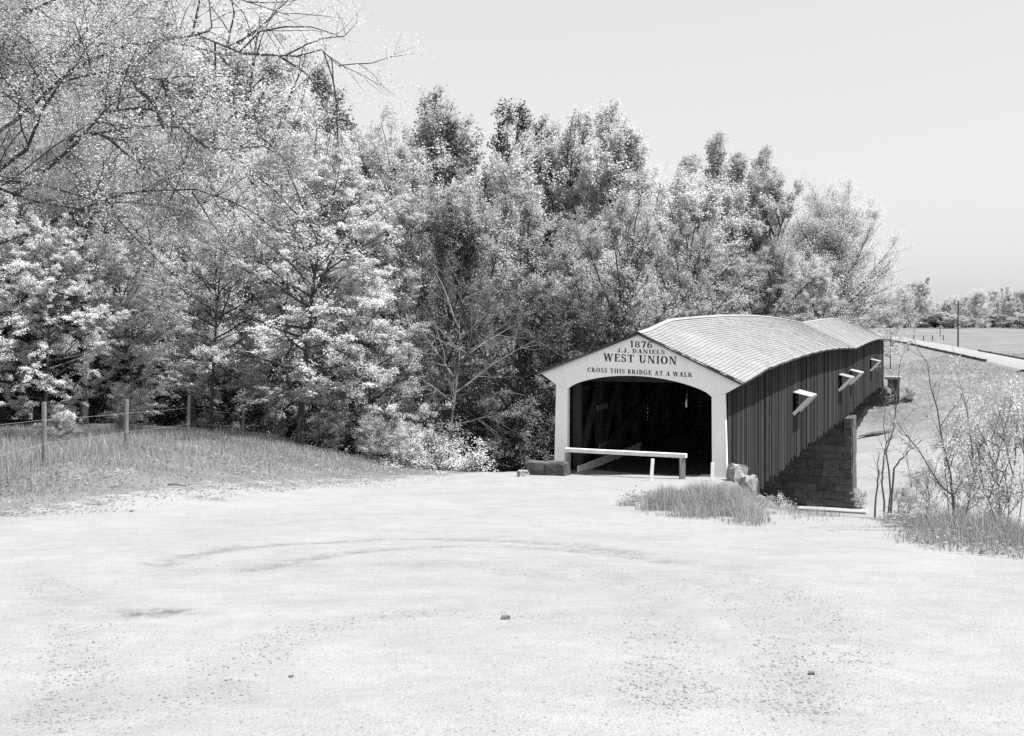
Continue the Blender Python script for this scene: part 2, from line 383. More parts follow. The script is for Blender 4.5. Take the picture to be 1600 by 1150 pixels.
# roof deck
uu = np.concatenate([np.linspace(-0.32, 6, 12), np.linspace(7, LB + 0.3, 80)])
deck_v, deck_f = [], []
for side in (1, -1):
    top0 = roof_pt(uu, 0.0, side); top1 = roof_pt(uu, 1.0, side)
    ring = np.stack([top0 - [0, 0, 0.02], top1 - [0, 0, 0.02], top1 - [0, 0, 0.09], top0 - [0, 0, 0.09]], 1)
    b = sum(len(v) for v in deck_v); deck_v.append(ring.reshape(-1, 3)); k = len(uu)
    I = np.arange(k * 4).reshape(k, 4) + b
    for j in range(4):
        deck_f.append(np.stack([I[:-1, j], I[:-1, (j + 1) % 4], I[1:, (j + 1) % 4], I[1:, j]], -1))
    deck_f.append(I[[0]]); deck_f.append(I[[-1]])
roof = obj('roof', mesh_np('roof', np.concatenate(deck_v), np.concatenate(deck_f)), M['interior'], bridge)
# shingle courses, each shingle its own wedge
def shingles(side, step, wmin, wmax, seed):
    r = np.random.default_rng(seed); V, F = [], []; slope = 4.35
    nc = int(slope / step)
    for c in range(nc):
        w = r.uniform(wmin, wmax, int((LB + 0.7) / ((wmin + wmax) / 2)) + 30); e = np.cumsum(w) - 0.36 + r.uniform(-0.1, 0)
        e = e[e < LB + 0.34]; u0 = e[:-1] + 0.004; u1 = e[1:] - 0.004; k = len(u0)
        s0 = max(0.0, (c - 0.35) / nc); s1 = (c + 1) / nc + r.normal(0, 0.0016, k) + 0.0012 * np.sin(u0 * 0.9 + c) + (0.004 if c == nc - 1 else 0)
        lift = 0.018 + r.uniform(0, 0.016, k); low = 0.004
        up = np.array([side * 0.42, 0, 0.91])
        a = roof_pt(u0, np.full(k, s0), side) + low * up; b = roof_pt(u1, np.full(k, s0), side) + low * up
        c1 = roof_pt(u1, s1, side) + lift[:, None] * up; d1 = roof_pt(u0, s1, side) + lift[:, None] * up
        e1 = c1 - 0.035 * up + [side * -0.012, 0, 0]; f1 = d1 - 0.035 * up + [side * -0.012, 0, 0]
        base = sum(len(x) for x in V); V.append(np.stack([a, b, c1, d1, e1, f1], 1).reshape(-1, 3))
        I = np.arange(k)[:, None] * 6 + base
        q1 = I + np.array([0, 1, 2, 3]); q2 = I + np.array([3, 2, 4, 5])
        if side > 0: q1 = q1[:, ::-1]; q2 = q2[:, ::-1]
        F += [q1, q2]
    FF = np.concatenate(F); me = mesh_np('shingles', np.concatenate(V), FF)
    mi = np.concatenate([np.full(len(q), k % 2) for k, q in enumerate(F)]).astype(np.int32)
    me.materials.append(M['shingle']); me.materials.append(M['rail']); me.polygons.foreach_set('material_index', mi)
    return me
o = obj('shingles', shingles(1, 0.155, 0.14, 0.34, 11), M['shingle'], roof); o['kind'] = 'stuff'
o = obj('shingles', shingles(-1, 0.30, 0.6, 1.2, 12), M['shingle'], roof); o['kind'] = 'stuff'
# ridge boards
rb = MB()
for a, b in zip(uu[:-1], uu[1:]):
    za, zb = float(ridge_z(a)), float(ridge_z(b))
    for s in (1, -1):
        rb.add([(0, a, za + 0.06), (s * 0.16, a, za - 0.02), (s * 0.16, b, zb - 0.02), (0, b, zb + 0.06)], [(0, 1, 2, 3)])
rb.build('ridge_cap', M['shingle'], roof)

# right wall: siding boards, one object each; window openings
WIN = [(17.6, 20.0), (41.6, 44.0), (50.5, 52.9), (73.3, 75.8)]
WZ0, WZ1 = 1.02, 2.16
def bottom_z(u): return -1.12 + 0.22 * camber(u) / 0.4
unit = []
for k in range(4):
    mb = MB(); rr = random.Random(k)
    w = 0.108; t = 0.024
    tp = 0.012 * rr.uniform(-1, 1)
    mb.add([(0, -w, 0), (t, -w + .004, 0), (t, w - .004, 0), (0, w, 0), (0, -w + tp, 1), (t, -w + .004 + tp, 1), (t, w - .004 + tp, 1), (0, w + tp, 1)],
           [(3,2,1,0),(4,5,6,7),(0,1,5,4),(1,2,6,5),(2,3,7,6),(3,0,4,7)])
    me = bpy.data.meshes.new('siding_board'); me.from_pydata(mb.v, [], mb.f); me.update(); me.materials.append(M['board'])
    bm = bmesh.new(); bm.from_mesh(me); bmesh.ops.recalc_face_normals(bm, faces=bm.faces); bm.to_mesh(me); bm.free()
    unit.append(me)
rr = random.Random(5)
pitch = 0.235; u = 0.12; far_boards = MB()
while u < LB - 0.05:
    top = float(eave_z(u, 1)) + 0.02 + rr.uniform(-0.02, 0.02)
    bot = float(bottom_z(u)) + rr.uniform(-0.26, 0.08) - (0.35 if u < 7 else 0)
    pier_side = 46.0 < u < 50.2
    if pier_side: bot -= 1.1
    if 92.5 < u: bot -= 0.6
    win = any(a < u < b for a, b in WIN)
    for z0, z1 in (((bot, WZ0 + 0.6 * float(camber(u))), (WZ1 + 0.6 * float(camber(u)), top)) if win else ((bot, top),)):
        if u > 68.0:                                      # past the nearest three hundred boards
            x0 = HALF + rr.choice((0, 0, 0.012, 0.03)); far_boards.box(x0, x0 + 0.024, u - 0.107, u + 0.107, z0, z1); continue
        o = bpy.data.objects.new('siding_board', rr.choice(unit)); link(o, bridge)
        o.location = (HALF + rr.choice((0, 0, 0.012, 0.03)) + rr.uniform(0, 0.01), u, z0); o.scale = (1, 1, z1 - z0)
        o.scale[1] = rr.uniform(0.82, 1.06); o.rotation_euler = (rr.gauss(0, 0.006), 0, rr.gauss(0, 0.09))
    u += pitch
o = far_boards.build('far_siding', M['board'], bridge); o['kind'] = 'stuff'
# inner face of the right wall and the whole left wall (seen only through the portal)
mb = MB(); rr = random.Random(9); u = 0.1
LWIN = [(8.5, 9.0), (13.6, 14.1), (22, 24), (44, 46), (60, 62)]
while u < LB:
    top = float(eave_z(u, -1)) + 0.05; bot = -1.1; w = 0.30
    if any(a < u < b for a, b in LWIN):
        mb.box(-HALF - .02, -HALF + rr.uniform(0, .01), u, u + w, bot, 1.1); mb.box(-HALF - .02, -HALF + .005, u, u + w, 2.45, top)
    else: mb.box(-HALF - .02, -HALF + rr.uniform(0, .012), u, u + w, bot, top)
    u += 0.302
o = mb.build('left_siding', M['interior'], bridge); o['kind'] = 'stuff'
for z in (0.25, 3.2):                                   # girts behind the boards
    for s in (1, -1):
        mb = MB()
        for a in np.arange(0, LB - 2, 3.0):
            b = a + 3.0
            mb.bar((s * (HALF - .075), a, z + float(camber(a))), (s * (HALF - .075), b, z + float(camber(b))), 0.13, 0.16)
        mb.build('wall_girt', M['interior'], bridge)
# floor, chords, cross beams
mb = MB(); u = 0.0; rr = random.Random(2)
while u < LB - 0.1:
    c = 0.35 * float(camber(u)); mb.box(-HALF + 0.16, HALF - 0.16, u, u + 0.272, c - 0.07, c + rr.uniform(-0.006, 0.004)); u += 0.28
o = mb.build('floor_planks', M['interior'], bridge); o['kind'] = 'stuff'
mb = MB()
for s in (1, -1):
    for a in np.arange(0, LB - 1, 4.0):
        mb.bar((s * 2.86, a, -0.42 + .35 * float(camber(a))), (s * 2.86, a + 4, -0.42 + .35 * float(camber(a + 4))), 0.42, 0.42)
mb.build('lower_chords', M['interior'], bridge)
mb = MB()
for a in np.arange(1.0, LB, 2.9): mb.box(-HALF + .12, HALF - .12, a - .14, a + .14, -1.0, -0.66)
mb.build('cross_beams', M['interior'], bridge)
# burr trusses: posts, braces, arch ribs
for s in (-1, 1):
    for k in range(33):
        a = 1.2 + k * 2.9
        if a > LB - 1: break
        c = float(camber(a))
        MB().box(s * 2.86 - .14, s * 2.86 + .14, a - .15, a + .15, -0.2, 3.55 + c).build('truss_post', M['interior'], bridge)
    mb = MB()
    for k in range(32):
        a = 1.2 + k * 2.9; b = a + 2.9
        if b > LB - 1: break
        up = (a < 24) or (48 < a < 72)
        z0, z1 = ((0.1, 3.3) if up else (3.3, 0.1))
        mb.bar((s * 2.86, a, z0 + float(camber(a))), (s * 2.86, b, z1 + float(camber(b))), 0.2, 0.22)
    mb.build('truss_braces', M['interior'], bridge)
    mb = MB()
    for base in (0, 48):
        q = np.linspace(0.5, 47.5, 24)
        for a, b in zip(q[:-1], q[1:]):
            f = lambda t: -1.2 + 4.9 * math.sin(math.pi * t / 48) ** 0.8
            mb.bar((s * 2.62, base + a, f(a)), (s * 2.62, base + b, f(b)), 0.16, 0.5)
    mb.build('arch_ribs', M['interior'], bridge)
mb = MB()
for a in np.arange(2.0, LB, 2.9):                        # tie beams and rafters
    c = float(camber(a)); mb.box(-2.9, 2.9, a - .11, a + .11, 3.6 + c, 3.85 + c)
mb.build('tie_beams', M['interior'], bridge)
# low whitewashed guard plank along the left inside, and pale boards inside
MB().box(-2.56, -2.50, 0.25, 9.5, 0.10, 0.42).build('guard_plank', M['worn_paint'], bridge, bevel=0.004)
MB().box(-2.70, -2.64, 3.2, 4.6, 2.35, 2.58).build('notice_board', M['grey_timber'], bridge, bevel=0.004)
MB().box(-2.68, -2.62, 3.4, 4.9, 0.78, 0.98).build('inner_rail', M['grey_timber'], bridge, bevel=0.004)

# portal: white boarded gable with arched opening
shear = lambda v, z: z - 0.0345 * v * min(1.0, z / 3.8)
def arch_z(v):
    q = max(0.0, 1 - (v / 2.80) ** 2); return 3.33 + 0.66 * (0.55 * math.sqrt(q) + 0.45 * q)
inner = np.linspace(-2.80, 2.78, 29)
def portal_top(v): return 5.60 - abs(v) / 3.92 * 1.665
poly_f, py0, py1 = [], -0.20, -0.12
mb = MB()
def slab(poly):
    p = [(v, shear(v, z)) for v, z in poly]; mb.prism(p, py0, py1)
vs_ = list(inner)
face = MB()
# one continuous front: strips over the arch, wings, joined
outline_top = [(-3.92, 3.935), (0.0, 5.60), (3.92, 3.935)]
low = [(3.28, 3.53)] + [(2.78, 3.53)] if False else None
gp = [(-3.92, 3.935), (-3.27, 3.53), (-2.80, 3.53)] + [(float(v), arch_z(float(v))) for v in inner] + [(2.78, 3.53), (3.27, 3.53), (3.92, 3.935), (0.0, 5.60)]
gp = [(-3.92, 3.935), (-3.27, 3.53)] + [(-2.80, 3.36)] + [(float(v), arch_z(float(v))) for v in inner[1:-1]] + [(2.78, 3.36), (3.27, 3.53), (3.92, 3.935), (0.0, 5.60)]
top = [(-3.92, 3.935)] + [(float(v), portal_top(float(v))) for v in (list(inner[:14]) + [0.0] + list(inner[15:]))] + [(3.92, 3.935)]
bot = [(-3.92, 3.90)] + [(float(v), arch_z(float(v)) if 0 < i < 28 else 3.36) for i, v in enumerate(list(inner[:14]) + [0.0] + list(inner[15:]))] + [(3.92, 3.90)]
bot.insert(1, (-3.27, 3.50)); top.insert(1, (-3.27, portal_top(3.27))); bot.insert(-1, (3.27, 3.50)); top.insert(-1, (3.27, portal_top(3.27)))
vt = [(v, shear(v, z)) for v, z in top]; vb = [(v, shear(v, z)) for v, z in bot]; N = len(vt)
V = [(v, py0, z) for v, z in vt] + [(v, py0, z) for v, z in vb] + [(v, py1, z) for v, z in vt] + [(v, py1, z) for v, z in vb]
F = []
for i in range(N - 1):
    F += [(i, N + i, N + i + 1, i + 1), (2 * N + i, 2 * N + i + 1, 3 * N + i + 1, 3 * N + i), (i, i + 1, 2 * N + i + 1, 2 * N + i), (N + i, 3 * N + i, 3 * N + i + 1, N + i + 1)]
F += [(0, 2 * N, 3 * N, N), (N - 1, 2 * N - 1, 4 * N - 1, 3 * N - 1)]
face.add(V, F); gable = face.build('portal_gable', M['paint'], bridge)
# posts of the portal
for s, in ((-1,), (1,)):
    zt = 3.50; vi = 2.80 if s < 0 else 2.78
    q = [(s * vi, shear(s * vi, 3.355)), (s * 3.27, shear(s * 3.27, zt - 0.006)), (s * 3.36, -0.25), (s * (vi + 0.02), -0.25)]
    MB().prism(q, py0 + 0.003, 0.06).build('portal_post', M['paint'], bridge)
# side returns (jamb lining behind the posts) and dark rake strips that draw the roof edge's shadow line
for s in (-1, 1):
    mb = MB(); mb.bar((0, -0.24, 5.635), (s * 3.96, -0.24, shear(s * 3.96, 3.955)), 0.075, 0.03); mb.build('rake_shadow_trim', M['rail'], gable)

# ---- lettering: serif capitals drawn as strokes
TK, TN, SF = 0.20, 0.085, 0.06
def rect(x0, x1, y0, y1): return [(x0, y0), (x1, y0), (x1, y1), (x0, y1)]
def stem(x, w=TK, y0=0, y1=1, top=True, bot_=True, e=0.09):
    r = [rect(x, x + w, y0, y1)]
    if top: r.append(rect(x - e, x + w + e, y1 - SF, y1))
    if bot_: r.append(rect(x - e, x + w + e, y0, y0 + SF))
    return r
def diag(x0, y0, x1, y1, w): return [(x0, y0), (x0 + w, y0), (x1 + w, y1), (x1, y1)]
def arc(cx_, cy_, rx, ry, ix, iy, a0, a1, k=18, dx=0):
    t = np.radians(np.linspace(a0, a1, k)); out = []
    for i in range(k - 1):
        c0, s0, c1, s1 = math.cos(t[i]), math.sin(t[i]), math.cos(t[i + 1]), math.sin(t[i + 1])
        out.append([(cx_ + rx * c0, cy_ + ry * s0), (cx_ + rx * c1, cy_ + ry * s1), (cx_ + dx + ix * c1, cy_ + iy * s1), (cx_ + dx + ix * c0, cy_ + iy * s0)])
    return out
def bar_end(x, y0, y1, w=0.07): return rect(x - w, x, y0, y1)
def glyph(ch):
    if ch == ' ': return [], 0.36
    if ch == '.': return [rect(0.06, 0.25, 0, 0.19)], 0.30
    if ch == 'I': return stem(0.12), 0.44
    if ch == '1': return stem(0.2, top=False) + [[(0.2, 1), (0.2, 0.86), (0.05, 0.76), (0.05, 0.82)]], 0.55
    if ch == '8': return arc(.36, .74, .29, .26, .12, .19, 0, 360) + arc(.36, .27, .34, .28, .14, .20, 0, 360), 0.74
    if ch == '7': return [rect(.06, .64, .84, 1), rect(.06, .12, .7, 1), diag(.2, 0, .46, .86, .2)], 0.68
    if ch == '6': return arc(.37, .30, .32, .30, .13, .22, 0, 360) + arc(.42, .42, .37, .58, .17, .50, 70, 190) + [rect(.46, .62, .78, .92)], 0.74
    if ch == 'J': return stem(0.28, y0=.2, bot_=False) + arc(.24, .22, .24, .24, .05, .16, 180, 360) + [rect(0, .17, .16, .30)], 0.62
    if ch == 'D': return stem(.12) + arc(.3, .5, .46, .5, .25, .42, -90, 90), 0.84
    if ch == 'O': return arc(.42, .5, .42, .52, .20, .44, 0, 360), 0.86
    if ch == 'C': return arc(.42, .5, .42, .52, .20, .44, 40, 320) + [rect(.70, .77, .62, .98), rect(.70, .76, .1, .24)], 0.80
    if ch == 'G': return arc(.42, .5, .42, .52, .20, .44, 40, 320) + [rect(.70, .77, .62, .98), rect(.60, .80, .02, .42), rect(.5, .9, .42, .48)], 0.92
    if ch == 'A': return [diag(.08, 0, .40, 1, TN), diag(.56, 0, .36, 1, TK + .03), rect(.2, .64, .28, .36), rect(0, .3, 0, SF), rect(.48, .90, 0, SF)], 0.90
    if ch == 'N': return stem(.12, TN, e=.08) + stem(.70, TN, e=.09) + [diag(.62, 0, .10, 1, TK)], 0.92
    if ch == 'E': return stem(.12) + [rect(.12, .66, .92, 1), rect(.12, .5, .47, .55), rect(.12, .68, 0, .08), rect(.6, .67, .74, 1), rect(.45, .51, .36, .66), rect(.62, .69, 0, .28)], 0.74
    if ch == 'L': return stem(.12) + [rect(.12, .66, 0, .08), rect(.6, .67, 0, .32)], 0.72
    if ch == 'S': return arc(.33, .74, .29, .27, .13, .19, 30, 250) + arc(.33, .26, .31, .28, .13, .20, -150, 80) + [[(.16, .62), (.30, .66), (.54, .42), (.38, .36)], rect(.52, .58, .66, .98), rect(.04, .10, .02, .36)], 0.68
    if ch == 'T': return stem(.30, top=False) + [rect(.03, .77, .92, 1), rect(.03, .09, .7, 1), rect(.71, .77, .7, 1)], 0.80
    if ch == 'U': return stem(.12, y0=.3, bot_=False) + stem(.68, TN, y0=.3, bot_=False) + arc(.44, .32, .325, .34, .12, .26, 180, 360), 0.92
    if ch == 'W': return [diag(.26, 0, .04, 1, TK), diag(.30, 0, .52, 1, TN), diag(.72, 0, .50, 1, TK), diag(.78, 0, 1.0, 1, TN), rect(-.04, .32, .94, 1), rect(.44, .76, .94, 1), rect(.92, 1.18, .94, 1)], 1.18
    if ch == 'R': return stem(.12) + arc(.34, .74, .32, .26, .12, .18, -90, 90) + [rect(.2, .36, .92, 1), rect(.2, .36, .48, .56), diag(.62, 0, .34, .5, .22), rect(.6, .94, 0, SF)], 0.90
    if ch == 'B': return stem(.12) + arc(.34, .76, .29, .24, .10, .17, -90, 90) + arc(.36, .27, .34, .27, .13, .19, -90, 90) + [rect(.2, .36, .92, 1), rect(.2, .36, .47, .55), rect(.2, .38, 0, .08)], 0.78
    if ch == 'H': return stem(.12) + stem(.66) + [rect(.2, .75, .47, .55)], 0.98
    if ch == 'K': return stem(.12) + [diag(.28, .42, .66, 1, TN), diag(.66, 0, .34, .6, .22), rect(.56, .88, .94, 1), rect(.58, .96, 0, SF)], 0.92
    return [], 0.5
def text_line(s, vc, zc, width, height, tilt=0.0):
    x = 0; polys = []
    for ch in s:
        g, w = glyph(ch); polys += [[(px + x, py) for px, py in p] for p in g]; x += w + 0.10
    x -= 0.10; sx = width / x
    mb = MB()
    for k, p in enumerate(polys):
        q = []
        for px, py in p:
            v = vc - width / 2 + px * sx; z = zc - height / 2 + py * height - tilt * (v - vc)
            q.append((v, py0 - 0.006 - 0.0006 * (k % 5), z))
        mb.add(q, [tuple(range(len(q)))])
    o = mb.build('lettering', M['sign_black'], gable, fixn=False); o['label'] = 'black serif lettering reading ' + s; o['kind'] = 'stuff'
def pv(x, y):
    """portal-plane coordinates of photograph pixel"""
    k = (x - 800) / FPX
    # X = OX + py0*ST + v*CT, Y = OY + py0*CT - v*ST ; X = k*Y
    v = (k * (OY + py0 * CT) - OX - py0 * ST) / (CT + k * ST); Y = OY + py0 * CT - v * ST
    return v, CAMZ - (y - HY) / FPX * Y
for s, x0, x1, yc, hp in (('1876', 984, 1019.5, 538.3, 10.2), ('J.J. DANIELS', 964.5, 1039, 548.9, 6.4), ('WEST UNION', 943, 1057.5, 560.8, 12.0), ('CROSS THIS BRIDGE AT A WALK', 918, 1082, 581.5, 7.0)):
    va, _ = pv(x0, yc); vb_, _ = pv(x1, yc); vm, zm = pv((x0 + x1) / 2, yc)
    text_line(s, (va + vb_) / 2, zm, vb_ - va, hp / 41.4, 0.034)

# awning shutters over the windows
for k, (a, b) in enumerate(WIN):
    c = 0.6 * float(camber((a + b) / 2)); zt = WZ1 + c + 0.05; zb = WZ0 + c
    h = empty('window_awning', (HALF + 0.06, a, zt), 0, bridge)
    h['label'] = ('propped pale awning over the opening nearest the white portal', 'propped pale awning just before the middle pier', 'propped pale awning just past the middle pier', 'propped pale awning near the far end of the bridge')[k]
    L = b - a
    mb = MB()
    nb = 5
    for i in range(nb):
        y0 = -0.1 + (L + 0.2) * i / nb; y1 = -0.1 + (L + 0.2) * (i + 1) / nb - 0.012
        mb.add([(0, y0, 0), (0.90, y0, -0.22), (0.90, y1, -0.22), (0, y1, 0), (0, y0, -0.035), (0.90, y0, -0.255), (0.90, y1, -0.255), (0, y1, -0.035)],
               [(0,1,2,3),(7,6,5,4),(0,4,5,1),(1,5,6,2),(2,6,7,3),(3,7,4,0)])
    mb.build('awning_board', M['pale_stone'], h)
    for y in (-0.03, L + 0.03):
        MB().bar((0.0, y, zb - zt + 0.03), (0.84, y, -0.27), 0.05, 0.17, up=(0, 1, 0) if False else (0, 0, 1)).build('prop', M['paint'], h)
    MB().box(-0.05, 0.03, -0.04, L + 0.04, zb - zt - 0.10, zb - zt - 0.02).build('window_sill', M['board'], h)

# ------------------------------------------------------------------ stone pier, abutments
stone_me = []
def rough_block(seed, amp=0.035, bev=0.05, cuts=2):
    bm = bmesh.new(); bmesh.ops.create_cube(bm, size=1.0)
    bmesh.ops.bevel(bm, geom=list(bm.edges), offset=bev, segments=1, affect='EDGES')
    bmesh.ops.subdivide_edges(bm, edges=list(bm.edges), cuts=cuts - 1, use_grid_fill=True)
    r = random.Random(seed)
    for v in bm.verts: v.co += Vector((r.uniform(-1, 1), r.uniform(-1, 1), r.uniform(-1, 1))) * amp
    me = bpy.data.meshes.new('stone'); bm.to_mesh(me); bm.free(); return me
def small_stone(seed):
    bm = bmesh.new(); bmesh.ops.create_cube(bm, size=1.0); r = random.Random(seed)
    bmesh.ops.bevel(bm, geom=list(bm.edges), offset=0.045, segments=1, affect='EDGES')
    for v in bm.verts: v.co += Vector((r.uniform(-1, 1), r.uniform(-1, 1), r.uniform(-1, 1))) * 0.022
    me = bpy.data.meshes.new('stone'); bm.to_mesh(me); bm.free(); me.materials.append(M['stone']); return me
stone_me = [small_stone(k) for k in range(6)]
def wall_stones(parent, a, b, z0, z1, course, blen, depth, seed):
    """stones along a horizontal line a-b (local), laid in courses"""
    r = random.Random(seed); a = Vector(a); b = Vector(b); L = (b - a).length; t = (b - a) / L; ang = math.atan2(t.y, t.x)
    z = z0; k = 0
    while z < z1 - 0.1:
        h = min(course * r.uniform(0.85, 1.15), z1 - z); x = -blen * r.uniform(0.0, 0.5) if k % 2 else 0.0
        while x < L - 0.05:
            w = blen * r.uniform(0.7, 1.35); x0 = max(0, x); x1 = min(L, x + w)
            if L - x1 < 0.3: x1 = L
            if x1 - x0 > 0.12:
                o = bpy.data.objects.new('stone', r.choice(stone_me)); link(o, parent)
                p = a + t * ((x0 + x1) / 2); o.location = (p.x, p.y, z + h / 2); o.rotation_euler = (0, 0, ang + r.choice((0, math.pi)))
                o.scale = (x1 - x0 - 0.015, depth * r.uniform(0.9, 1.12), h - 0.015)
            x = x1
        z += h; k += 1
def brd(u, v, z=0): x, y = from_uv(u, v); return (x, y, z)
pier = empty('stone_pier', brd(48, 0, -8.4), -TH)
tag(pier, 'coursed stone pier standing in the creek under the middle of the bridge', 'pier')
MB().box(-3.75, 3.70, -1.5, 1.5, 0, 7.15).build('core', M['mortar'], pier)
wall_stones(pier, (-3.9, -1.55, 0), (3.88, -1.55, 0), 0.5, 7.2, 0.62, 1.25, 0.34, 21)
wall_stones(pier, (3.74, -1.5, 0), (3.74, 1.7, 0), 0.5, 7.2, 0.62, 1.1, 0.42, 22)
wall_stones(pier, (-3.8, -1.5, 0), (-3.8, 1.7, 0), 0.5, 7.2, 0.62, 1.1, 0.42, 23)
MB().box(-4.6, 5.0, -2.9, 2.4, -0.8, 0.42).build('footing', M['concrete'], pier, bevel=0.05)

def abutment(u0, u1, zb, zt, label, seed, front):
    t = empty('stone_abutment', brd((u0 + u1) / 2, 0, zb), -TH); tag(t, label, 'abutment')
    hl = (u1 - u0) / 2; H = zt - zb
    MB().box(-3.7, 3.65, -hl, hl, 0, H - 0.05).build('core', M['mortar'], t)
    wall_stones(t, (3.7, -hl, 0), (3.7, hl, 0), 0, H, 0.55, 1.0, 0.3, seed)
    y = hl if front else -hl
    wall_stones(t, (-3.7, y, 0), (3.7, y, 0), 0, H, 0.55, 1.1, 0.3, seed + 1)
    return t
abutment(0.6, 3.6, -7.0, -1.15, 'stone abutment under the near end of the bridge beside the gravel', 31, True)
fa = abutment(93.4, 97.5, -7.5, -1.5, 'stone abutment at the far end of the bridge above the sand', 35, False)
wing = empty('stone_wing_wall', brd(95.3, 4.3, -6.5), -TH)
tag(wing, 'pale stone wing wall with flat coping beside the far end of the bridge', 'wall')
wall_stones(wing, (-0.45, -0.6, 0), (0.85, -0.6, 0), 0, 5.95, 0.6, 1.3, 1.6, 41)
MB().box(-0.7, 1.05, -1.6, 0.5, 5.97, 6.3).build('coping', M['concrete'], wing, bevel=0.04)

def rock(name, loc, size, seed, m, rz=0.0, amp=0.10, label=None, cat='stone', group=None, parent=None):
    me = rough_block(seed, amp, 0.12, 2); me.materials.append(m)
    o = obj(name, me, m, parent, loc); o.scale = size; o.rotation_euler = (0, 0, rz)
    if label: tag(o, label, cat, group)
    return o
def seat(loc, h): return (loc[0], loc[1], gz(loc[0], loc[1]) + h)
p = P(1152, 745, 39.9); rock('stone_block', (p.x, p.y, p.z + 0.0), (0.62, 0.55, 0.85), 51, M['pale_stone'], 0.35, label='tall upright rough stone block at the right foot of the portal')
p = P(1169, 758, 39.6); rock('stone_block', (p.x, p.y, p.z - 0.1), (0.55, 0.6, 0.85), 52, M['pale_stone'], 0.2, label='lower stone block leaning behind the tall one, right of the portal')
p = P(1183, 779, 39.3); rock('stone_block', (p.x, p.y, p.z - 0.2), (0.45, 0.5, 0.6), 53, M['pale_stone'], 0.5, label='small pale stone lowest in the step of blocks below the siding')
lp = empty('stone_parapet', seat(P(853, 738, 41.6), -0.15), -TH); tag(lp, 'low dark stone parapet at the left foot of the portal', 'parapet')
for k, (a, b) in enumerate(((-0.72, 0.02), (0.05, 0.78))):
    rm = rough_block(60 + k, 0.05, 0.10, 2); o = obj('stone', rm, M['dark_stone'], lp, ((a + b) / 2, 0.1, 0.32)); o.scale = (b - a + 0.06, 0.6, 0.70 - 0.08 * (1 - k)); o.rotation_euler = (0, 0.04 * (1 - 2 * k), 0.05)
p = P(817, 737, 41.2); rock('rock', seat(p, 0.05), (0.38, 0.35, 0.3), 55, M['pale_stone'], 0.4, label='sunlit pale rock at the left end of the dark parapet')

# ------------------------------------------------------------------ barrier and stakes in front of the portal
bl = P(887, 742, 41.9); br = P(1066, 752, 40.2)
bl.z = gz(bl.x, bl.y); br.z = gz(br.x, br.y)
tl = P(887, 703, 41.9).z; tr_ = P(1066, 712, 40.2).z
bar_o = empty('wooden_barrier', bl, 0); tag(bar_o, 'wooden barrier with one whitewashed rail on two posts across the portal', 'barrier')
d = br - bl; dn = Vector((d.x, d.y, 0)).normalized()
mb = MB(); mb.bar((-0.08 * dn.x, -0.08 * dn.y, tl - bl.z), (d.x + 0.16 * dn.x, d.y + 0.16 * dn.y, tr_ - bl.z), 0.20, 0.15); mb.build('rail', M['worn_paint'], bar_o, bevel=0.012)
MB().box(-0.11, 0.11, -0.10, 0.10, -0.3, tl - bl.z - 0.08).build('post', M['grey_timber'], bar_o, bevel=0.012)
o = MB().box(-0.10, 0.10, -0.10, 0.10, -0.3, tr_ - br.z - 0.08).build('post', M['grey_timber'], bar_o, loc=(d.x, d.y, br.z - bl.z), bevel=0.012)
for (xb, yb, xt, yt, Z, lab) in ((1016.5, 752, 1020, 717, 39.4, 'thin white wooden stake before the middle of the barrier'), (1112, 757, 1113.5, 723, 39.6, 'thin white wooden stake at the right portal post')):
    b = P(xb, yb, Z); t = P(xt, yt, Z); b.z = min(b.z, gz(b.x, b.y)) ; 
    o = MB().bar((0, 0, -0.2), (t.x - b.x, 0, t.z - b.z), 0.06, 0.115, up=(1, 0, 0)).build('stake', M['worn_paint'], None, loc=(b.x, b.y, b.z), bevel=0.006)
    tag(o, lab, 'stake')

# ------------------------------------------------------------------ wire fence on the left bank
fence = empty('wire_fence', (-12, 28.6, gz(-12, 28.6))); tag(fence, 'two-strand wire fence on weathered wooden posts along the wood', 'fence')
fz0 = fence.location.z
tops = []
for k, (x, yt, Z) in enumerate(((-70, 625, 24.0), (70, 628, 28.6), (197, 624, 34.6), (293, 618, 41.2), (380, 635, 49.6))):
    X = (x - 800) / FPX * Z; zt = P(x, yt, Z).z; g = gz(X, Z); lean = (0.05, -0.02, 0.015, 0.06, 0.0)[k]
    zt = max(zt, g + 1.15)
    mb = MB(); R = (0.068, 0.066, 0.075, 0.062, 0.066)[k]
    mb.tube([(0, 0, -0.4), (lean * 0.3, 0, 0.3), (lean * 0.7, 0, (zt - g) * 0.7), (lean, 0, zt - g)], [R * 1.05, R, R * 0.96, R * 0.92], 9)
    mb.build('post', M['grey_timber'], fence, loc=(X + 12, Z - 28.6, g - fz0)); tops.append((X, Z, g, zt))
for fr in (0.73, 0.36):
    mb = MB()
    pts = []
    for (a, b) in zip(tops[:-1], tops[1:]):
        for t in np.linspace(0, 1, 8)[:-1]:
            sag = -0.05 * t * (1 - t) * 4 * 0.4
            q = [a[i] * (1 - t) + b[i] * t for i in range(4)]
            pts.append((q[0] + 12 + 0.1, q[1] - 28.6, q[2] + (q[3] - q[2]) * fr + sag - fz0))
    mb.tube(pts, [0.003] * len(pts), 4); mb.build('wire', M['wire'], fence)

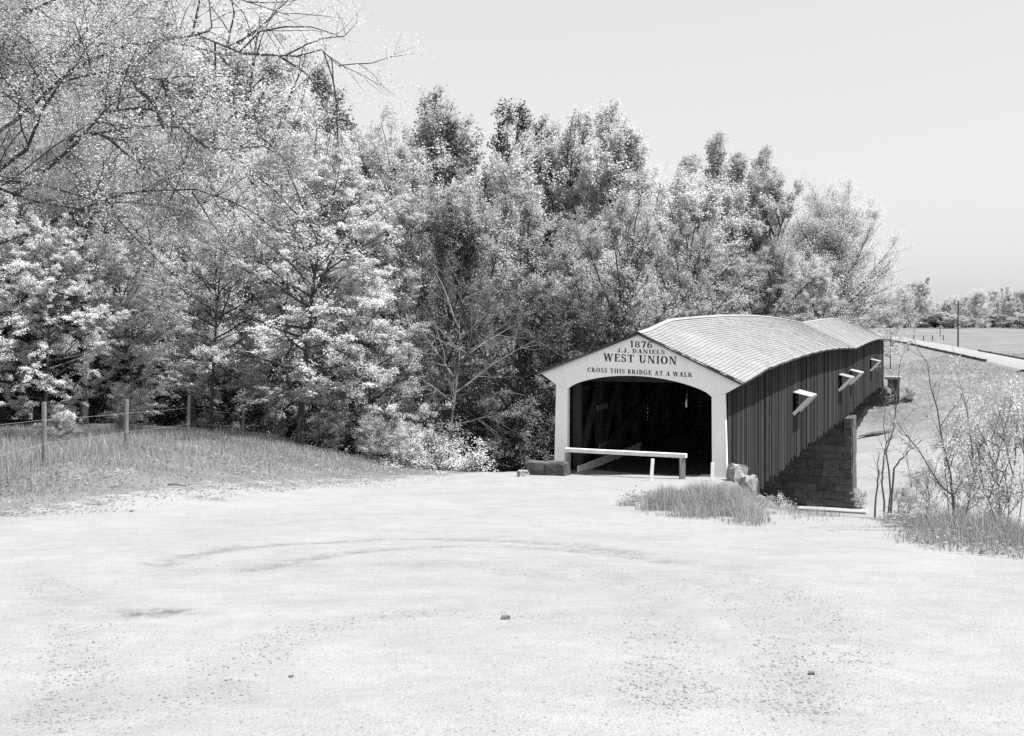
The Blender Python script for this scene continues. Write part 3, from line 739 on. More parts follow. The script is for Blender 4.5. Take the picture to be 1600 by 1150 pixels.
# ------------------------------------------------------------------ trees
def grow(r, P0, D, L, n, trop=0.0, wander=0.15):
    K = len(P0); p = P0.copy(); d = nrm(D.copy()); out = [p.copy()]; st = (L / (n - 1))[:, None]
    trop = np.asarray(trop) * np.ones(K)
    for i in range(n - 1):
        d = d + wander * r.normal(size=(K, 3)); d[:, 2] += trop / (n - 1); d = nrm(d)
        p = p + d * st; out.append(p.copy())
    return np.stack(out, 1)
def children(r, PP, m, s0, s1, ang0, ang1, flat=1.0, leader=True):
    """m children per parent path; returns starts, dirs, parent index, s"""
    K, n, _ = PP.shape
    s = np.sort(r.uniform(s0, s1, (K, m)), axis=1)
    if leader: s[:, -1] = 0.985
    f = s * (n - 1); i = np.minimum(f.astype(int), n - 2); fr = (f - i)[..., None]
    kk = np.arange(K)[:, None]
    a = PP[kk, i]; b = PP[kk, i + 1]; st = a * (1 - fr) + b * fr; T = nrm(b - a)
    perp = r.normal(size=(K, m, 3)); perp -= (perp * T).sum(-1, keepdims=True) * T; perp[..., 2] *= flat; perp = nrm(perp)
    an = np.radians(r.uniform(ang0, ang1, (K, m)))[..., None]
    if leader: an[:, -1] *= 0.3
    D = nrm(T * np.cos(an) + perp * np.sin(an))
    return st.reshape(-1, 3), D.reshape(-1, 3), np.repeat(np.arange(K), m), s.ravel()
def leaves(r, C, D, size, upb=0.35, droop=0.0, asp=0.38, outw=0.9, rnd=0.6):
    N = len(C); ax = C * np.array([1, 1, 0]) if outw else 0 * C
    nn = nrm(rnd * r.normal(size=(N, 3)) + outw * nrm(ax + 1e-6) + np.array([0, 0, upb * 3]))
    d = D + 0.9 * r.normal(size=(N, 3)) + np.array([0, 0, -droop]); d = nrm(d - 0.85 * (d * nn).sum(-1, keepdims=True) * nn)
    w = nrm(np.cross(d, nn))
    s = (size * r.uniform(0.6, 1.35, N))[:, None]
    V = np.stack([C, C + d * s * .5 + w * s * asp, C + d * s, C + d * s * .5 - w * s * asp], 1).reshape(-1, 3)
    return V, np.arange(4 * N).reshape(N, 4)
def finish(r, limbs, limbR, n2=8, n3=5, l2=0.42, l3=0.45, flat=1.0, trop2=0.2, trop3=0.1, per=14, size=0.2, spread=0.16, upb=0.35, droop=0.1, s0=0.18, ang=(35, 65), sides2=4, bare=False, keep=1.0, wander=0.16, zsp=0.7, r2f=0.014):
    """limbs (K,n,3): grow twigs and leaves on them; returns wood V,F and leaf V,F"""
    K = len(limbs); L1 = np.linalg.norm(np.diff(limbs, axis=1), axis=2).sum(1)
    s2, d2, pi, sp = children(r, limbs, n2, s0, 1.0, *ang, flat=flat)
    len2 = L1[pi] * l2 * (1.15 - 0.7 * sp) * r.uniform(0.7, 1.25, len(pi))
    P2 = grow(r, s2, d2, len2, 5, trop2, wander)
    R2 = np.maximum(0.008, len2 * r2f)[:, None] * np.linspace(1, 0.3, 5)
    s3, d3, pj, sq = children(r, P2, n3, 0.25, 1.0, 30, 60, flat=flat)
    len3 = np.maximum(0.25, len2[pj] * l3 * (1.15 - 0.6 * sq) * r.uniform(0.7, 1.3, len(pj)))
    P3 = grow(r, s3, d3, len3, 4, trop3, wander)
    R3 = np.maximum(0.004, len3 * 0.007)[:, None] * np.linspace(1, 0.35, 4)
    WV, WF = [], []
    for PP, RR, sd in ((limbs, limbR, 6), (P2, R2, sides2), (P3, R3, 3)):
        v, f = tubes(PP, RR, sd); b = sum(len(x) for x in WV); WV.append(v); WF.append(f + b)
    if bare:
        s4, d4, pk, sr = children(r, P3, 4, 0.2, 1.0, 25, 55)
        l4 = np.maximum(0.15, len3[pk] * 0.5); P4 = grow(r, s4, d4, l4, 3, trop3, 0.12)
        v, f = tubes(P4, np.full((len(P4), 3), 0.004) * np.array([1.2, 1, .6]), 3); b = sum(len(x) for x in WV); WV.append(v); WF.append(f + b)
        P3, d3 = P4, d4
    wood = (np.concatenate(WV), np.concatenate(WF))
    if per == 0: return wood, None
    K3 = len(P3)
    if keep < 1.0:
        kp = r.random(K3) < keep; P3 = P3[kp]; d3 = d3[kp]; K3 = len(P3)
    i = r.integers(0, P3.shape[1] - 1, (K3, per)); fr = r.random((K3, per))[..., None]; kk = np.arange(K3)[:, None]
    C = P3[kk, i] * (1 - fr) + P3[kk, i + 1] * fr + r.normal(0, spread, (K3, per, 3)) * np.array([1, 1, zsp])
    D = np.repeat(d3[:, None], per, 1)
    return wood, leaves(r, C.reshape(-1, 3), D.reshape(-1, 3), size, upb, droop)
def tree(seed, H, R, t0=0.2, n1=32, e0=15, e1=60, prof=None, trunk_r=None, stems=1, lean=0.15, trop1=0.3, **kw):
    r = np.random.default_rng(seed); prof = prof or (lambda t: np.sin(np.pi * np.clip((t - t0) / (1 - t0), 0, 1) ** 0.75) ** 0.7 * 0.92 + 0.10)
    tr = trunk_r or H * 0.013
    az = r.uniform(0, 2 * np.pi, stems) + np.arange(stems) * 2.4
    D = np.stack([np.cos(az) * lean * (stems > 1), np.sin(az) * lean * (stems > 1), np.ones(stems)], -1)
    TP = grow(r, np.zeros((stems, 3)) + (r.normal(0, 0.12, (stems, 3)) * [1, 1, 0] if stems > 1 else 0), D, np.full(stems, H * 0.96) * (1 if stems == 1 else r.uniform(0.8, 1, stems)), 12, 0.25 if stems > 1 else 0.0, 0.045)
    TP[:, 0, 2] -= 0.5
    TR = tr / math.sqrt(stems) * (np.linspace(1, 0.06, 12) ** 0.9)[None] * np.ones((stems, 1)); TR[:, 0] *= 1.35
    TV, TF = tubes(TP, TR, 9)
    # main limbs
    t = np.linspace(t0, 0.97, n1) + r.normal(0, 0.012, n1); t = np.clip(t, t0 * 0.9, 0.985)
    si = r.integers(0, stems, n1); f = t * 11; i = np.minimum(f.astype(int), 10); fr = (f - i)[:, None]
    st = TP[si, i] * (1 - fr) + TP[si, i + 1] * fr
    azm = np.arange(n1) * 2.399 + r.normal(0, 0.35, n1); tt = (t - t0) / (1 - t0)
    el = np.radians(e0 + (e1 - e0) * tt + r.normal(0, 6, n1))
    D = np.stack([np.cos(azm) * np.cos(el), np.sin(azm) * np.cos(el), np.sin(el)], -1)
    L = R * prof(t) * r.uniform(0.75, 1.18, n1) / np.maximum(0.35, np.cos(el) ** 0.6)
    LP = grow(r, st, D, L, 7, trop1, 0.09)
    LR = np.maximum(0.018, L * 0.013)[:, None] * np.linspace(1, 0.22, 7)
    wood, lv = finish(r, LP, LR, **kw)
    WV = np.concatenate([TV, wood[0]]); WF = np.concatenate([TF, wood[1] + len(TV)])
    top = float(np.percentile((lv[0] if lv else WV)[:, 2], 99.8))
    return (mesh_np('trunk', WV, WF, True), mesh_np('crown', *lv) if lv else None, top)

PROTO = {}
PROTO['maple'] = tree(1, 14, 5.2, 0.12, 44, -2, 60, n2=8, n3=8, l3=0.30, flat=0.3, trop1=0.12, trop2=-0.1, trop3=-0.2, per=34, size=0.098, spread=0.10, zsp=0.45, upb=0.8, droop=0.35, ang=(35, 70))
PROTO['maple_open'] = tree(2, 13, 5.0, 0.2, 34, 4, 60, n2=8, n3=7, l3=0.32, flat=0.4, trop1=0.2, trop2=0.0, per=30, size=0.096, spread=0.12, zsp=0.5, upb=0.65, droop=0.3)
up_prof = lambda t: 0.95 - 0.6 * np.clip(t - 0.3, 0, 1)
PROTO['poplar'] = tree(23, 27, 4.6, 0.22, 58, 25, 76, prof=up_prof, trop1=0.8, n2=9, n3=6, l2=0.42, l3=0.30, trop2=1.1, trop3=0.9, per=22, size=0.155, spread=0.16, zsp=1.0, upb=0.25, droop=0.0, ang=(20, 55))
PROTO['poplar_b'] = tree(4, 25, 5.0, 0.18, 54, 22, 74, prof=up_prof, trop1=0.8, stems=2, lean=0.10, n2=9, n3=6, l2=0.42, l3=0.30, trop2=1.0, trop3=0.8, per=22, size=0.155, spread=0.17, zsp=1.0, upb=0.25, droop=0.0, ang=(20, 55))
PROTO['ash'] = tree(5, 22, 6.5, 0.22, 38, 18, 70, trop1=0.5, n2=8, n3=7, l3=0.34, trop2=0.5, trop3=0.3, per=26, size=0.135, spread=0.17, upb=0.35, ang=(25, 55), keep=0.92)
PROTO['ash_b'] = tree(6, 21, 6.2, 0.16, 38, 15, 72, trop1=0.55, n2=8, n3=7, l3=0.34, trop2=0.5, trop3=0.3, per=26, size=0.13, spread=0.17, upb=0.35, ang=(25, 55), keep=0.9)
PROTO['willow'] = tree(7, 19, 7.0, 0.08, 46, 12, 72, stems=3, lean=0.30, trop1=0.4, n2=9, n3=6, trop2=0.5, trop3=0.4, per=30, size=0.12, spread=0.28, upb=0.3, ang=(20, 45), keep=0.95, trunk_r=0.16)
PROTO['understory'] = tree(8, 6.0, 2.7, 0.08, 26, 0, 65, stems=2, lean=0.25, n2=8, n3=5, flat=0.4, per=18, size=0.13, spread=0.11, upb=0.7, droop=0.2)
PROTO['bare'] = tree(9, 10.5, 4.8, 0.18, 15, 12, 58, trop1=0.0, trunk_r=0.095, n2=8, n3=6, l2=0.5, l3=0.5, trop2=0.15, per=0, bare=True, wander=0.13)
PROTO['shrub_open'] = tree(11, 3.0, 1.2, 0.10, 22, 25, 75, stems=5, lean=0.35, n2=7, n3=4, l2=0.5, per=12, size=0.062, spread=0.07, upb=0.3, trunk_r=0.045)
PROTO['shrub'] = tree(10, 3.0, 1.3, 0.05, 26, 20, 75, stems=5, lean=0.4, n2=7, n3=4, per=26, size=0.05, spread=0.07, upb=0.5, trunk_r=0.05)
for me_t, me_c, _ in PROTO.values():
    me_t.materials.append(M['bark'])
    if me_c: me_c.materials.append(LEAF['mid'])
TREE_RNG = random.Random(77)
def place_tree(name, kind, X, Y, ztop, wf, leaf, label, group=None, bark='bark', rz=None, zb=None, tilt=0.0, cat='tree'):
    me_t, me_c, H = PROTO[kind]; g = gz(X, Y) if zb is None else zb
    s = (ztop - g) / H
    o = empty(name, (X, Y, g), TREE_RNG.uniform(0, 6.28) if rz is None else rz); o.scale = (s * wf, s * wf, s); o.rotation_euler.y = tilt
    tag(o, label, cat, group)
    t = bpy.data.objects.new('trunk', me_t); link(t, o)
    t.material_slots[0].link = 'OBJECT'; t.material_slots[0].material = M[bark]
    if me_c:
        c = bpy.data.objects.new('crown', me_c); link(c, o)
        c.material_slots[0].link = 'OBJECT'; c.material_slots[0].material = LEAF[leaf]
    return o
def tree_px(name, kind, x, ytop, Z, wf, leaf, label, group=None, **kw):
    X = (x - 800) / FPX * Z; return place_tree(name, kind, X, Z, CAMZ - (ytop - HY) / FPX * Z, wf, leaf, label, group, **kw)

# back row: skyline of the wood
BACK = [  # x, ytop, Z, kind, width, leaf, label
    (-40, 20, 84, 'poplar', 1.4, 'light', 'tall pale tree at the far left skyline behind the overhanging limbs'),
    (60, 30, 80, 'ash', 1.3, 'light', 'tall pale tree rising behind the first fence post'),
    (150, 35, 88, 'poplar_b', 1.3, 'light', 'tall pale poplar above the gap between first and second fence posts'),
    (250, 10, 82, 'ash_b', 1.3, 'light', 'tall pale tree rising between the second and third fence posts'),
    (345, 15, 86, 'ash', 1.3, 'light', 'tall pale poplar above the fourth fence post'),
    (430, 48, 84, 'ash_b', 1.2, 'light', 'tall pale tree on the skyline directly behind the big maple'),
    (487, 112, 90, 'ash', 0.9, 'light', 'pale tree on the skyline just left of the first dark poplar'),
    (555, 126, 92, 'poplar_b', 1.25, 'dark', 'dark upright poplar cutting the skyline, left of the two dark crowns'),
    (604, 142, 94, 'poplar', 1.5, 'mid', 'grey upright poplar close on the right of the first dark poplar'),
    (655, 164, 84, 'ash', 1.15, 'light', 'pale rounded tree on the skyline between the two dark poplars'),
    (705, 196, 96, 'poplar', 1.1, 'dark', 'dark narrow tree low on the skyline just left of the second dark poplar'),
    (752, 176, 92, 'poplar_b', 1.2, 'dark', 'dark upright poplar on the skyline above the leafless tree'),
    (800, 196, 98, 'poplar', 1.1, 'dark', 'dark poplar shoulder just right of the second dark poplar'),
    (845, 178, 92, 'poplar_b', 1.15, 'light', 'pale spiky poplar left of the broadest one above the portal'),
    (893, 160, 88, 'poplar', 1.4, 'light', 'tall pale poplar with the broadest spiky top, left above the portal'),
    (938, 200, 96, 'ash', 1.1, 'light', 'pale spiky poplar right of the broadest one above the portal'),
    (975, 245, 100, 'ash_b', 1.2, 'mid', 'lower grey tree at the dip of the skyline above the portal peak'),
    (1026, 276, 120, 'ash_b', 1.5, 'light', 'pale fine-twigged tree in the dip of the skyline above the roof'),
    (1075, 238, 124, 'poplar_b', 1.25, 'light', 'spiky grey poplar just left of the highest poplar above the roof'),
    (1122, 206, 128, 'poplar', 1.5, 'mid', 'tall spiky poplar rising highest above the bridge roof'),
    (1168, 230, 132, 'poplar_b', 1.25, 'mid', 'separate spiky grey poplar just right of the highest poplar above the roof'),
    (1205, 275, 136, 'willow', 1.1, 'light', 'pale fine-twigged willow next to the last spiky poplar'),
    (1255, 280, 138, 'willow', 1.15, 'light', 'pale willow above the dip in the bridge roof'),
    (1292, 310, 142, 'willow', 1.1, 'light', 'thin pale willow with dark stems above the far end of the roof'),
    (1322, 385, 150, 'willow', 1.1, 'light', 'low sparse willow leaning at the right end of the wood'),
]
for x, yt, Z, kind, wf, leaf, lab in BACK:
    tree_px('tree', kind, x, yt, Z, wf, leaf, lab, 'trees on the skyline of the wood', bark='bark_mid' if kind == 'willow' else 'bark')
# middle row
MID = [(-60, 150, 60, 'ash_b', 1.1, 'bright', 'mid-height pale tree at the left edge behind the bright maple'),
       (40, 200, 66, 'maple_open', 1.0, 'bright', 'pale maple crown above the first fence post, second row'),
       (130, 160, 58, 'ash', 1.1, 'bright', 'broad pale ash left above the second fence post'),
       (215, 200, 64, 'ash_b', 1.1, 'bright', 'pale ash right above the second fence post'),
       (300, 170, 60, 'ash', 1.1, 'bright', 'broad pale ash above the third fence post'),
       (385, 180, 66, 'ash_b', 1.1, 'bright', 'pale ash above the fourth fence post, left of the big maple'),
       (585, 240, 70, 'ash', 1.0, 'mid', 'grey ash standing right behind the big maple crown'),
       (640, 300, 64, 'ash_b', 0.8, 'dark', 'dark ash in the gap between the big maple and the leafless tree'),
       (700, 270, 74, 'ash', 1.0, 'mid', 'grey ash directly behind the leafless tree'),
       (765, 295, 68, 'ash_b', 1.0, 'mid', 'grey ash just right of the leafless tree top'),
       (835, 265, 76, 'ash', 1.0, 'mid', 'grey ash left above the left eave of the portal'),
       (895, 300, 70, 'ash_b', 1.0, 'mid', 'grey ash rising over the left slope of the portal gable'),
       (950, 310, 80, 'ash', 1.05, 'light', 'paler ash over the year painted on the portal'),
       (1000, 330, 92, 'ash_b', 1.05, 'mid', 'grey ash right over the portal peak'),
       (1050, 360, 104, 'ash', 1.0, 'mid', 'grey ash behind the first rise of the bridge roof'),
       (1105, 370, 110, 'maple_open', 1.1, 'mid', 'round grey tree in front of the highest poplar'),
       (1160, 370, 116, 'ash_b', 1.05, 'mid', 'grey ash behind the highest part of the bridge roof'),
       (1215, 390, 122, 'maple_open', 1.1, 'mid', 'round grey tree behind the falling part of the roof'),
       (1270, 400, 128, 'ash_b', 1.0, 'light', 'pale ash behind the dip of the bridge roof'),
       (1325, 450, 140, 'maple_open', 0.9, 'light', 'low pale tree just above the far hump of the roof'),
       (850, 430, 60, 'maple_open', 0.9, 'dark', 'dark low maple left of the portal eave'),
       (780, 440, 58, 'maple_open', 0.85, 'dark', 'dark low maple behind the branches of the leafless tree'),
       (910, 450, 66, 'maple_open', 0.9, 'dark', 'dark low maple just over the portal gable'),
       (970, 440, 74, 'maple_open', 0.9, 'mid', 'low grey maple just over the portal peak')]
for x, yt, Z, kind, wf, leaf, lab in MID:
    tree_px('tree', kind, x, yt, Z, wf, leaf, lab, 'trees in the middle of the wood')
# understorey under the crowns
ur = random.Random(31)
for k in range(34):
    x = -60 + k * 34 + ur.uniform(-14, 14); Z = ur.uniform(56, 78)
    X = (x - 800) / FPX * Z; g = gz(X, Z)
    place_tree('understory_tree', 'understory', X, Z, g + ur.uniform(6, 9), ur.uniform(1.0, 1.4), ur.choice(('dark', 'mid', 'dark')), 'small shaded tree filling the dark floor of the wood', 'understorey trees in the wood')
# front row, each told apart
tree_px('maple_tree', 'maple', 468, 205, 49, 1.08, 'bright', 'big bright maple with layered leaves, standing at the end of the fence', rz=0.4)
tree_px('maple_tree', 'maple_open', 585, 420, 51, 0.95, 'bright', 'shorter bright maple spreading right of the big maple over the gravel edge', rz=2.0)
tree_px('maple_tree', 'maple_open', 330, 330, 50, 0.95, 'light', 'shaded maple between the big maple and the fence posts', rz=1.0)
tree_px('maple_tree', 'maple', 215, 380, 46, 0.95, 'light', 'broad maple behind the second fence post', rz=3.0)
tree_px('maple_tree', 'maple', 70, 340, 38, 0.85, 'bright', 'bright leafy maple behind the first fence post', rz=5.0)
tree_px('maple_tree', 'maple_open', -60, 300, 36, 0.95, 'bright', 'bright maple cut by the photograph edge behind the fence', rz=4.4)
tree_px('bare_tree', 'bare', 690, 390, 47.0, 0.95, 'mid', 'leafless pale grey tree leaning over the gravel edge left of the portal', bark='twig', rz=0.9, tilt=0.12)
for x, yt, Z, wf, leaf, lab in ((650, 655, 46.5, 1.3, 'bright', 'bright low bush under the maple at the gravel edge'),
                          (705, 668, 46, 1.2, 'bright', 'bright low bush at the foot of the leafless tree'),
                          (590, 640, 48, 1.2, 'mid', 'grey bush in the shade of the big maple'),
                          (335, 640, 53, 1.9, 'mid', 'pale bush behind the fence between third and fourth post'),
                          (200, 590, 42, 1.0, 'mid', 'soft rounded shrub right behind the second fence post'),
                          (95, 640, 36, 1.1, 'mid', 'low shrub just right of the first fence post'),
                          (425, 645, 52, 1.9, 'mid', 'pale shrub left of the big maple trunk'),
                          (515, 650, 47, 1.3, 'dark', 'dark shrub right of the big maple trunk')):
    tree_px('bush', 'shrub', x, yt, Z, wf, leaf, lab, cat='bush')

# the large tree at the left edge, its limbs reaching across the top of the picture
r = np.random.default_rng(42)
def limb(pts, n=7):
    q = np.array([tuple(P(x, y, Z)) for x, y, Z in pts]); s = np.linspace(0, len(q) - 1, n); i = np.minimum(s.astype(int), len(q) - 2); f = (s - i)[:, None]
    return q[i] * (1 - f) + q[i + 1] * f
BX, BY = (-150 - 800) / FPX * 47.0, 47.0
base = np.array([BX, BY, gz(BX, BY)])
ZS = 1.55                                             # the tree stands well behind the fence
HAND = [[(-150, 360, 30.3), (-40, 300, 29.6), (30, 250, 29), (52, 205, 28.6), (72, 160, 28.2), (100, 130, 28), (150, 114, 27.5), (215, 108, 27), (300, 128, 26.6), (370, 170, 26.2), (420, 220, 26)],
        [(-150, 430, 30.3), (-30, 350, 29.6), (50, 285, 28.8), (105, 222, 28.3), (165, 182, 28), (220, 164, 27.6), (280, 185, 27.2), (345, 232, 27), (410, 285, 26.6)],
        [(-150, 300, 30.3), (20, 190, 29.4), (110, 110, 29), (200, 70, 28.6), (300, 62, 28), (390, 85, 27.5), (460, 92, 27), (505, 84, 26.6), (535, 100, 26.3)],
        [(-150, 450, 30.3), (0, 380, 29.4), (110, 335, 28.5), (200, 300, 28), (270, 292, 27.8), (340, 305, 27.5), (410, 330, 27)],
        [(-150, 240, 30.3), (-40, 80, 29.8), (60, 0, 29), (200, -40, 28.6), (330, -10, 28), (450, 20, 27.4)],
        [(105, 222, 28.3), (140, 208, 28.2), (195, 225, 27.8), (250, 275, 27.3), (290, 345, 27)],
        [(200, 108, 27.3), (232, 150, 27), (262, 195, 26.7), (310, 225, 26.4), (380, 232, 26), (430, 238, 25.8)]]
HAND = [[(x, y, Z * ZS) for x, y, Z in h] for h in HAND]
limbs = [limb(h, 9) + np.concatenate([np.zeros((1, 3)), r.normal(0, 0.16, (8, 3))]) for h in HAND]
for k in range(30):
    az = r.uniform(-2.2, 1.4); el = r.uniform(0.1, 1.2); L = r.uniform(9, 18); z0 = r.uniform(7, 19)
    st = base + [0, 0, z0]; D = np.array([math.cos(az) * math.cos(el), math.sin(az) * math.cos(el), math.sin(el)])
    limbs.append(grow(r, st[None], D[None], np.array([L]), 9, 0.0, 0.16)[0])
limbs = np.stack(limbs); L1 = np.linalg.norm(np.diff(limbs, axis=1), axis=2).sum(1)
LR = np.where(np.arange(len(limbs)) < len(HAND), 0.09, 0.045)[:, None] * np.linspace(1, 0.16, 9)
wood_, lv = finish(r, limbs - base, LR, n2=15, n3=7, l2=0.30, l3=0.5, trop2=0.0, trop3=-0.2, per=72, size=0.085, spread=0.28, r2f=0.008, upb=0.5, droop=0.3, s0=0.25, ang=(30, 65), keep=0.9)
TP = np.array([[(0, 0, -0.5), (0.05, 0, 3), (0.0, 0.1, 8), (0.1, 0, 13), (0.2, 0, 18), (0.1, 0, 24)]], float)
TV, TF = tubes(TP, np.array([[0.7, 0.55, 0.45, 0.38, 0.25, 0.06]]), 10)
big = empty('sycamore_tree', tuple(base)); tag(big, 'huge overhanging tree at the upper left with dark arching limbs', 'tree')
me = mesh_np('trunk', np.concatenate([TV, wood_[0]]), np.concatenate([TF, wood_[1] + len(TV)]), True); obj('trunk', me, M['bark'], big)
me = mesh_np('crown', *lv); obj('crown', me, LEAF['canopy'], big)

# far trees beyond the field; their pale leaf tones stand in for haze
fr_ = random.Random(17)
for k in range(50):
    x = 1368 + k * 6.6 + fr_.uniform(-9, 9); Z = fr_.uniform(405, 490); big_ = fr_.random() < 0.3
    tree_px('far_tree', fr_.choice(('ash', 'ash_b', 'poplar_b', 'willow', 'ash')), x, (fr_.uniform(432, 446) if 1405 < x < 1460 else fr_.uniform(446, 458)) if big_ else fr_.uniform(456, 478), Z, fr_.uniform(1.1, 1.9), fr_.choice(('light', 'light', 'bright')), 'distant pale tree in the line beyond the far field', 'trees beyond the far field', bark='bark_mid')
for k in range(22):
    x = 1372 + k * 15 + fr_.uniform(-5, 5)
    tree_px('far_bush', 'understory', x, fr_.uniform(484, 505), fr_.uniform(398, 420), fr_.uniform(1.4, 3.2), fr_.choice(('light', 'mid', 'bright')), 'distant bush at the foot of the far tree line', 'bushes along the far field', cat='bush')

# ------------------------------------------------------------------ right bank: shrubs and saplings
for x, yt, Z, wf, leaf, lab in ((1500, 600, 17.5, 0.75, 'bright', 'leafy tall shrub at the right edge on the creek bank'),
                          (1570, 560, 16.5, 0.8, 'light', 'tall shrub cut by the right edge of the picture'),
                          (1450, 690, 19.5, 0.9, 'bright', 'lower leafy shrub between the bare sapling and the tall shrub'),
                          (1412, 745, 21, 0.9, 'mid', 'small shrub right behind the bare sapling'),
                          (1163, 760, 39.3, 0.8, 'dark', 'small dark weed plant growing at the foot of the stone blocks'),
                          (1204, 772, 37.5, 1.1, 'light', 'small pale weed bush below the siding right of the stone blocks')):
    tree_px('shrub', 'shrub' if Z > 30 else 'shrub_open', x, yt, Z, wf, leaf, lab, cat='shrub', bark='bark_mid')
def sapling(name, label, stems, seed, leafy=0.0, rad=0.022):
    r = np.random.default_rng(seed); b0 = np.array(tuple(P(*stems[0][0]))); b0[2] = gz(b0[0], b0[1])
    L = []
    for s in stems:
        q = limb(s, 8); L.append(q - b0)
    L = np.stack(L); L += np.concatenate([np.zeros((len(L), 1, 3)), r.normal(0, 0.018, (len(L), 7, 3))], 1); L[:, 0, 2] = -0.2
    R = np.full((len(L), 1), rad) * np.linspace(1, 0.25, 8)
    wood_, lv = finish(r, L, R, n2=6, n3=4, l2=0.22, l3=0.5, trop2=0.3, per=int(leafy), size=0.06, spread=0.04, s0=0.35, ang=(25, 50), sides2=3)
    o = empty(name, tuple(b0)); tag(o, label, 'sapling')
    obj('trunk', mesh_np('trunk', *wood_, True), M['bark_mid'], o)
    if lv: obj('crown', mesh_np('crown', *lv), LEAF['mid'], o)
sapling('bare_sapling', 'bare many-stemmed sapling on the bank right of the pier', [[(1384, 808, 21.5), (1390, 740, 21.4), (1386, 690, 21.3), (1402, 630, 21.2), (1404, 570, 21)],
        [(1381, 808, 21.5), (1378, 750, 21.3), (1384, 700, 21.2), (1386, 640, 21)], [(1366, 806, 21.6), (1372, 755, 21.5), (1376, 715, 21.4)],
        [(1389, 735, 21.4), (1410, 715, 21), (1430, 698, 20.8)]], 3)
sapling('leaning_sapling', 'long thin sapling stem leaning left out of the right shrub', [[(1494, 822, 17.5), (1488, 770, 17.5), (1476, 700, 17.4), (1462, 630, 17.3), (1448, 580, 17.2), (1434, 545, 17)],
        [(1494, 822, 17.5), (1490, 780, 17.4), (1465, 745, 17.2), (1430, 700, 17), (1404, 664, 16.8)]], 4, leafy=2)

# ------------------------------------------------------------------ grass, weeds and gravel stones
def blades(X, Y, H, W, seed, lean=0.35, seg=2):
    r = np.random.default_rng(seed); N = len(X); Z = ground_z(X, Y) - 0.01
    az = r.uniform(0, 2 * np.pi, N); la = r.uniform(0, 2 * np.pi, N); ln = np.abs(r.normal(0, lean, N))
    h = H * r.uniform(0.5, 1.25, N); w = W * r.uniform(0.7, 1.3, N)
    b = np.stack([X, Y, Z], -1); sd = np.stack([np.cos(az), np.sin(az), 0 * az], -1) * (w / 2)[:, None]
    mid = b + np.stack([np.cos(la) * ln * .35, np.sin(la) * ln * .35, np.ones(N) * .6], -1) * h[:, None]
    tip = b + np.stack([np.cos(la) * ln, np.sin(la) * ln, np.ones(N)], -1) * h[:, None]
    V = np.stack([b - sd, b + sd, mid + sd * .7, mid - sd * .7, tip], 1).reshape(-1, 3)
    I = np.arange(N)[:, None] * 5
    F = np.concatenate([I + [0, 1, 2], I + [0, 2, 3], I + [3, 2, 4]])
    return V, F
gr = np.random.default_rng(8)
def scatter(N, poly, cond=None, boxr=None):
    poly = np.array(poly, float); lo = poly.min(0); hi = poly.max(0); X = np.zeros(0); Y = np.zeros(0)
    while len(X) < N:
        x = gr.uniform(lo[0], hi[0], N * 2); y = gr.uniform(lo[1], hi[1], N * 2); k = inside(x, y, poly)
        if cond is not None: k &= cond(x, y)
        X = np.concatenate([X, x[k]]); Y = np.concatenate([Y, y[k]])
    return X[:N], Y[:N]
bankpoly = [(p.x, p.y) for p in GRASS_EDGE] + [(-1.6, 43.6), (-4.5, 45.2), (-9, 47.5), (-13, 53), (-24, 52), (-24, 24)]
clump = lambda x, y: gr.random(len(x)) < np.clip(0.55 + 1.6 * vnoise(x * 0.8, y * 0.8) + 0.7 * vnoise(x * 3, y * 3), 0.04, 1)
edge_fade = lambda x, y: gr.random(len(x)) < np.clip(0.10 + seg_dist(x, y, BANK[:len(GRASS_EDGE)]) / 3.0, 0, 1)
X, Y = scatter(70000, bankpoly, lambda x, y: clump(x, y) & edge_fade(x, y))
tall = 0.09 + 0.17 * sstep(0, 5, seg_dist(X, Y, BANK[:len(GRASS_EDGE)])) + 0.18 * (X < -11.7)
o = obj('bank_grass', mesh_np('bank_grass', *blades(X, Y, tall, 0.011, 1)), LEAF['grass']); tag(o, 'soft meadow grass on the bank in front of the wire fence', 'grass', kind='stuff')
X, Y = scatter(26000, bankpoly, lambda x, y: clump(x + 40, y) & edge_fade(x, y))
C = np.stack([X, Y, ground_z(X, Y) + np.abs(gr.normal(0, 0.09, len(X)))], -1)
v, f = leaves(gr, C, np.tile([0, 0, 0.6], (len(C), 1)), 0.085, 0.8, 0.0)
o = obj('bank_weeds', mesh_np('bank_weeds', v, f), LEAF['drygrass']); tag(o, 'low leafy weeds scattered through the bank grass', 'weeds', kind='stuff')
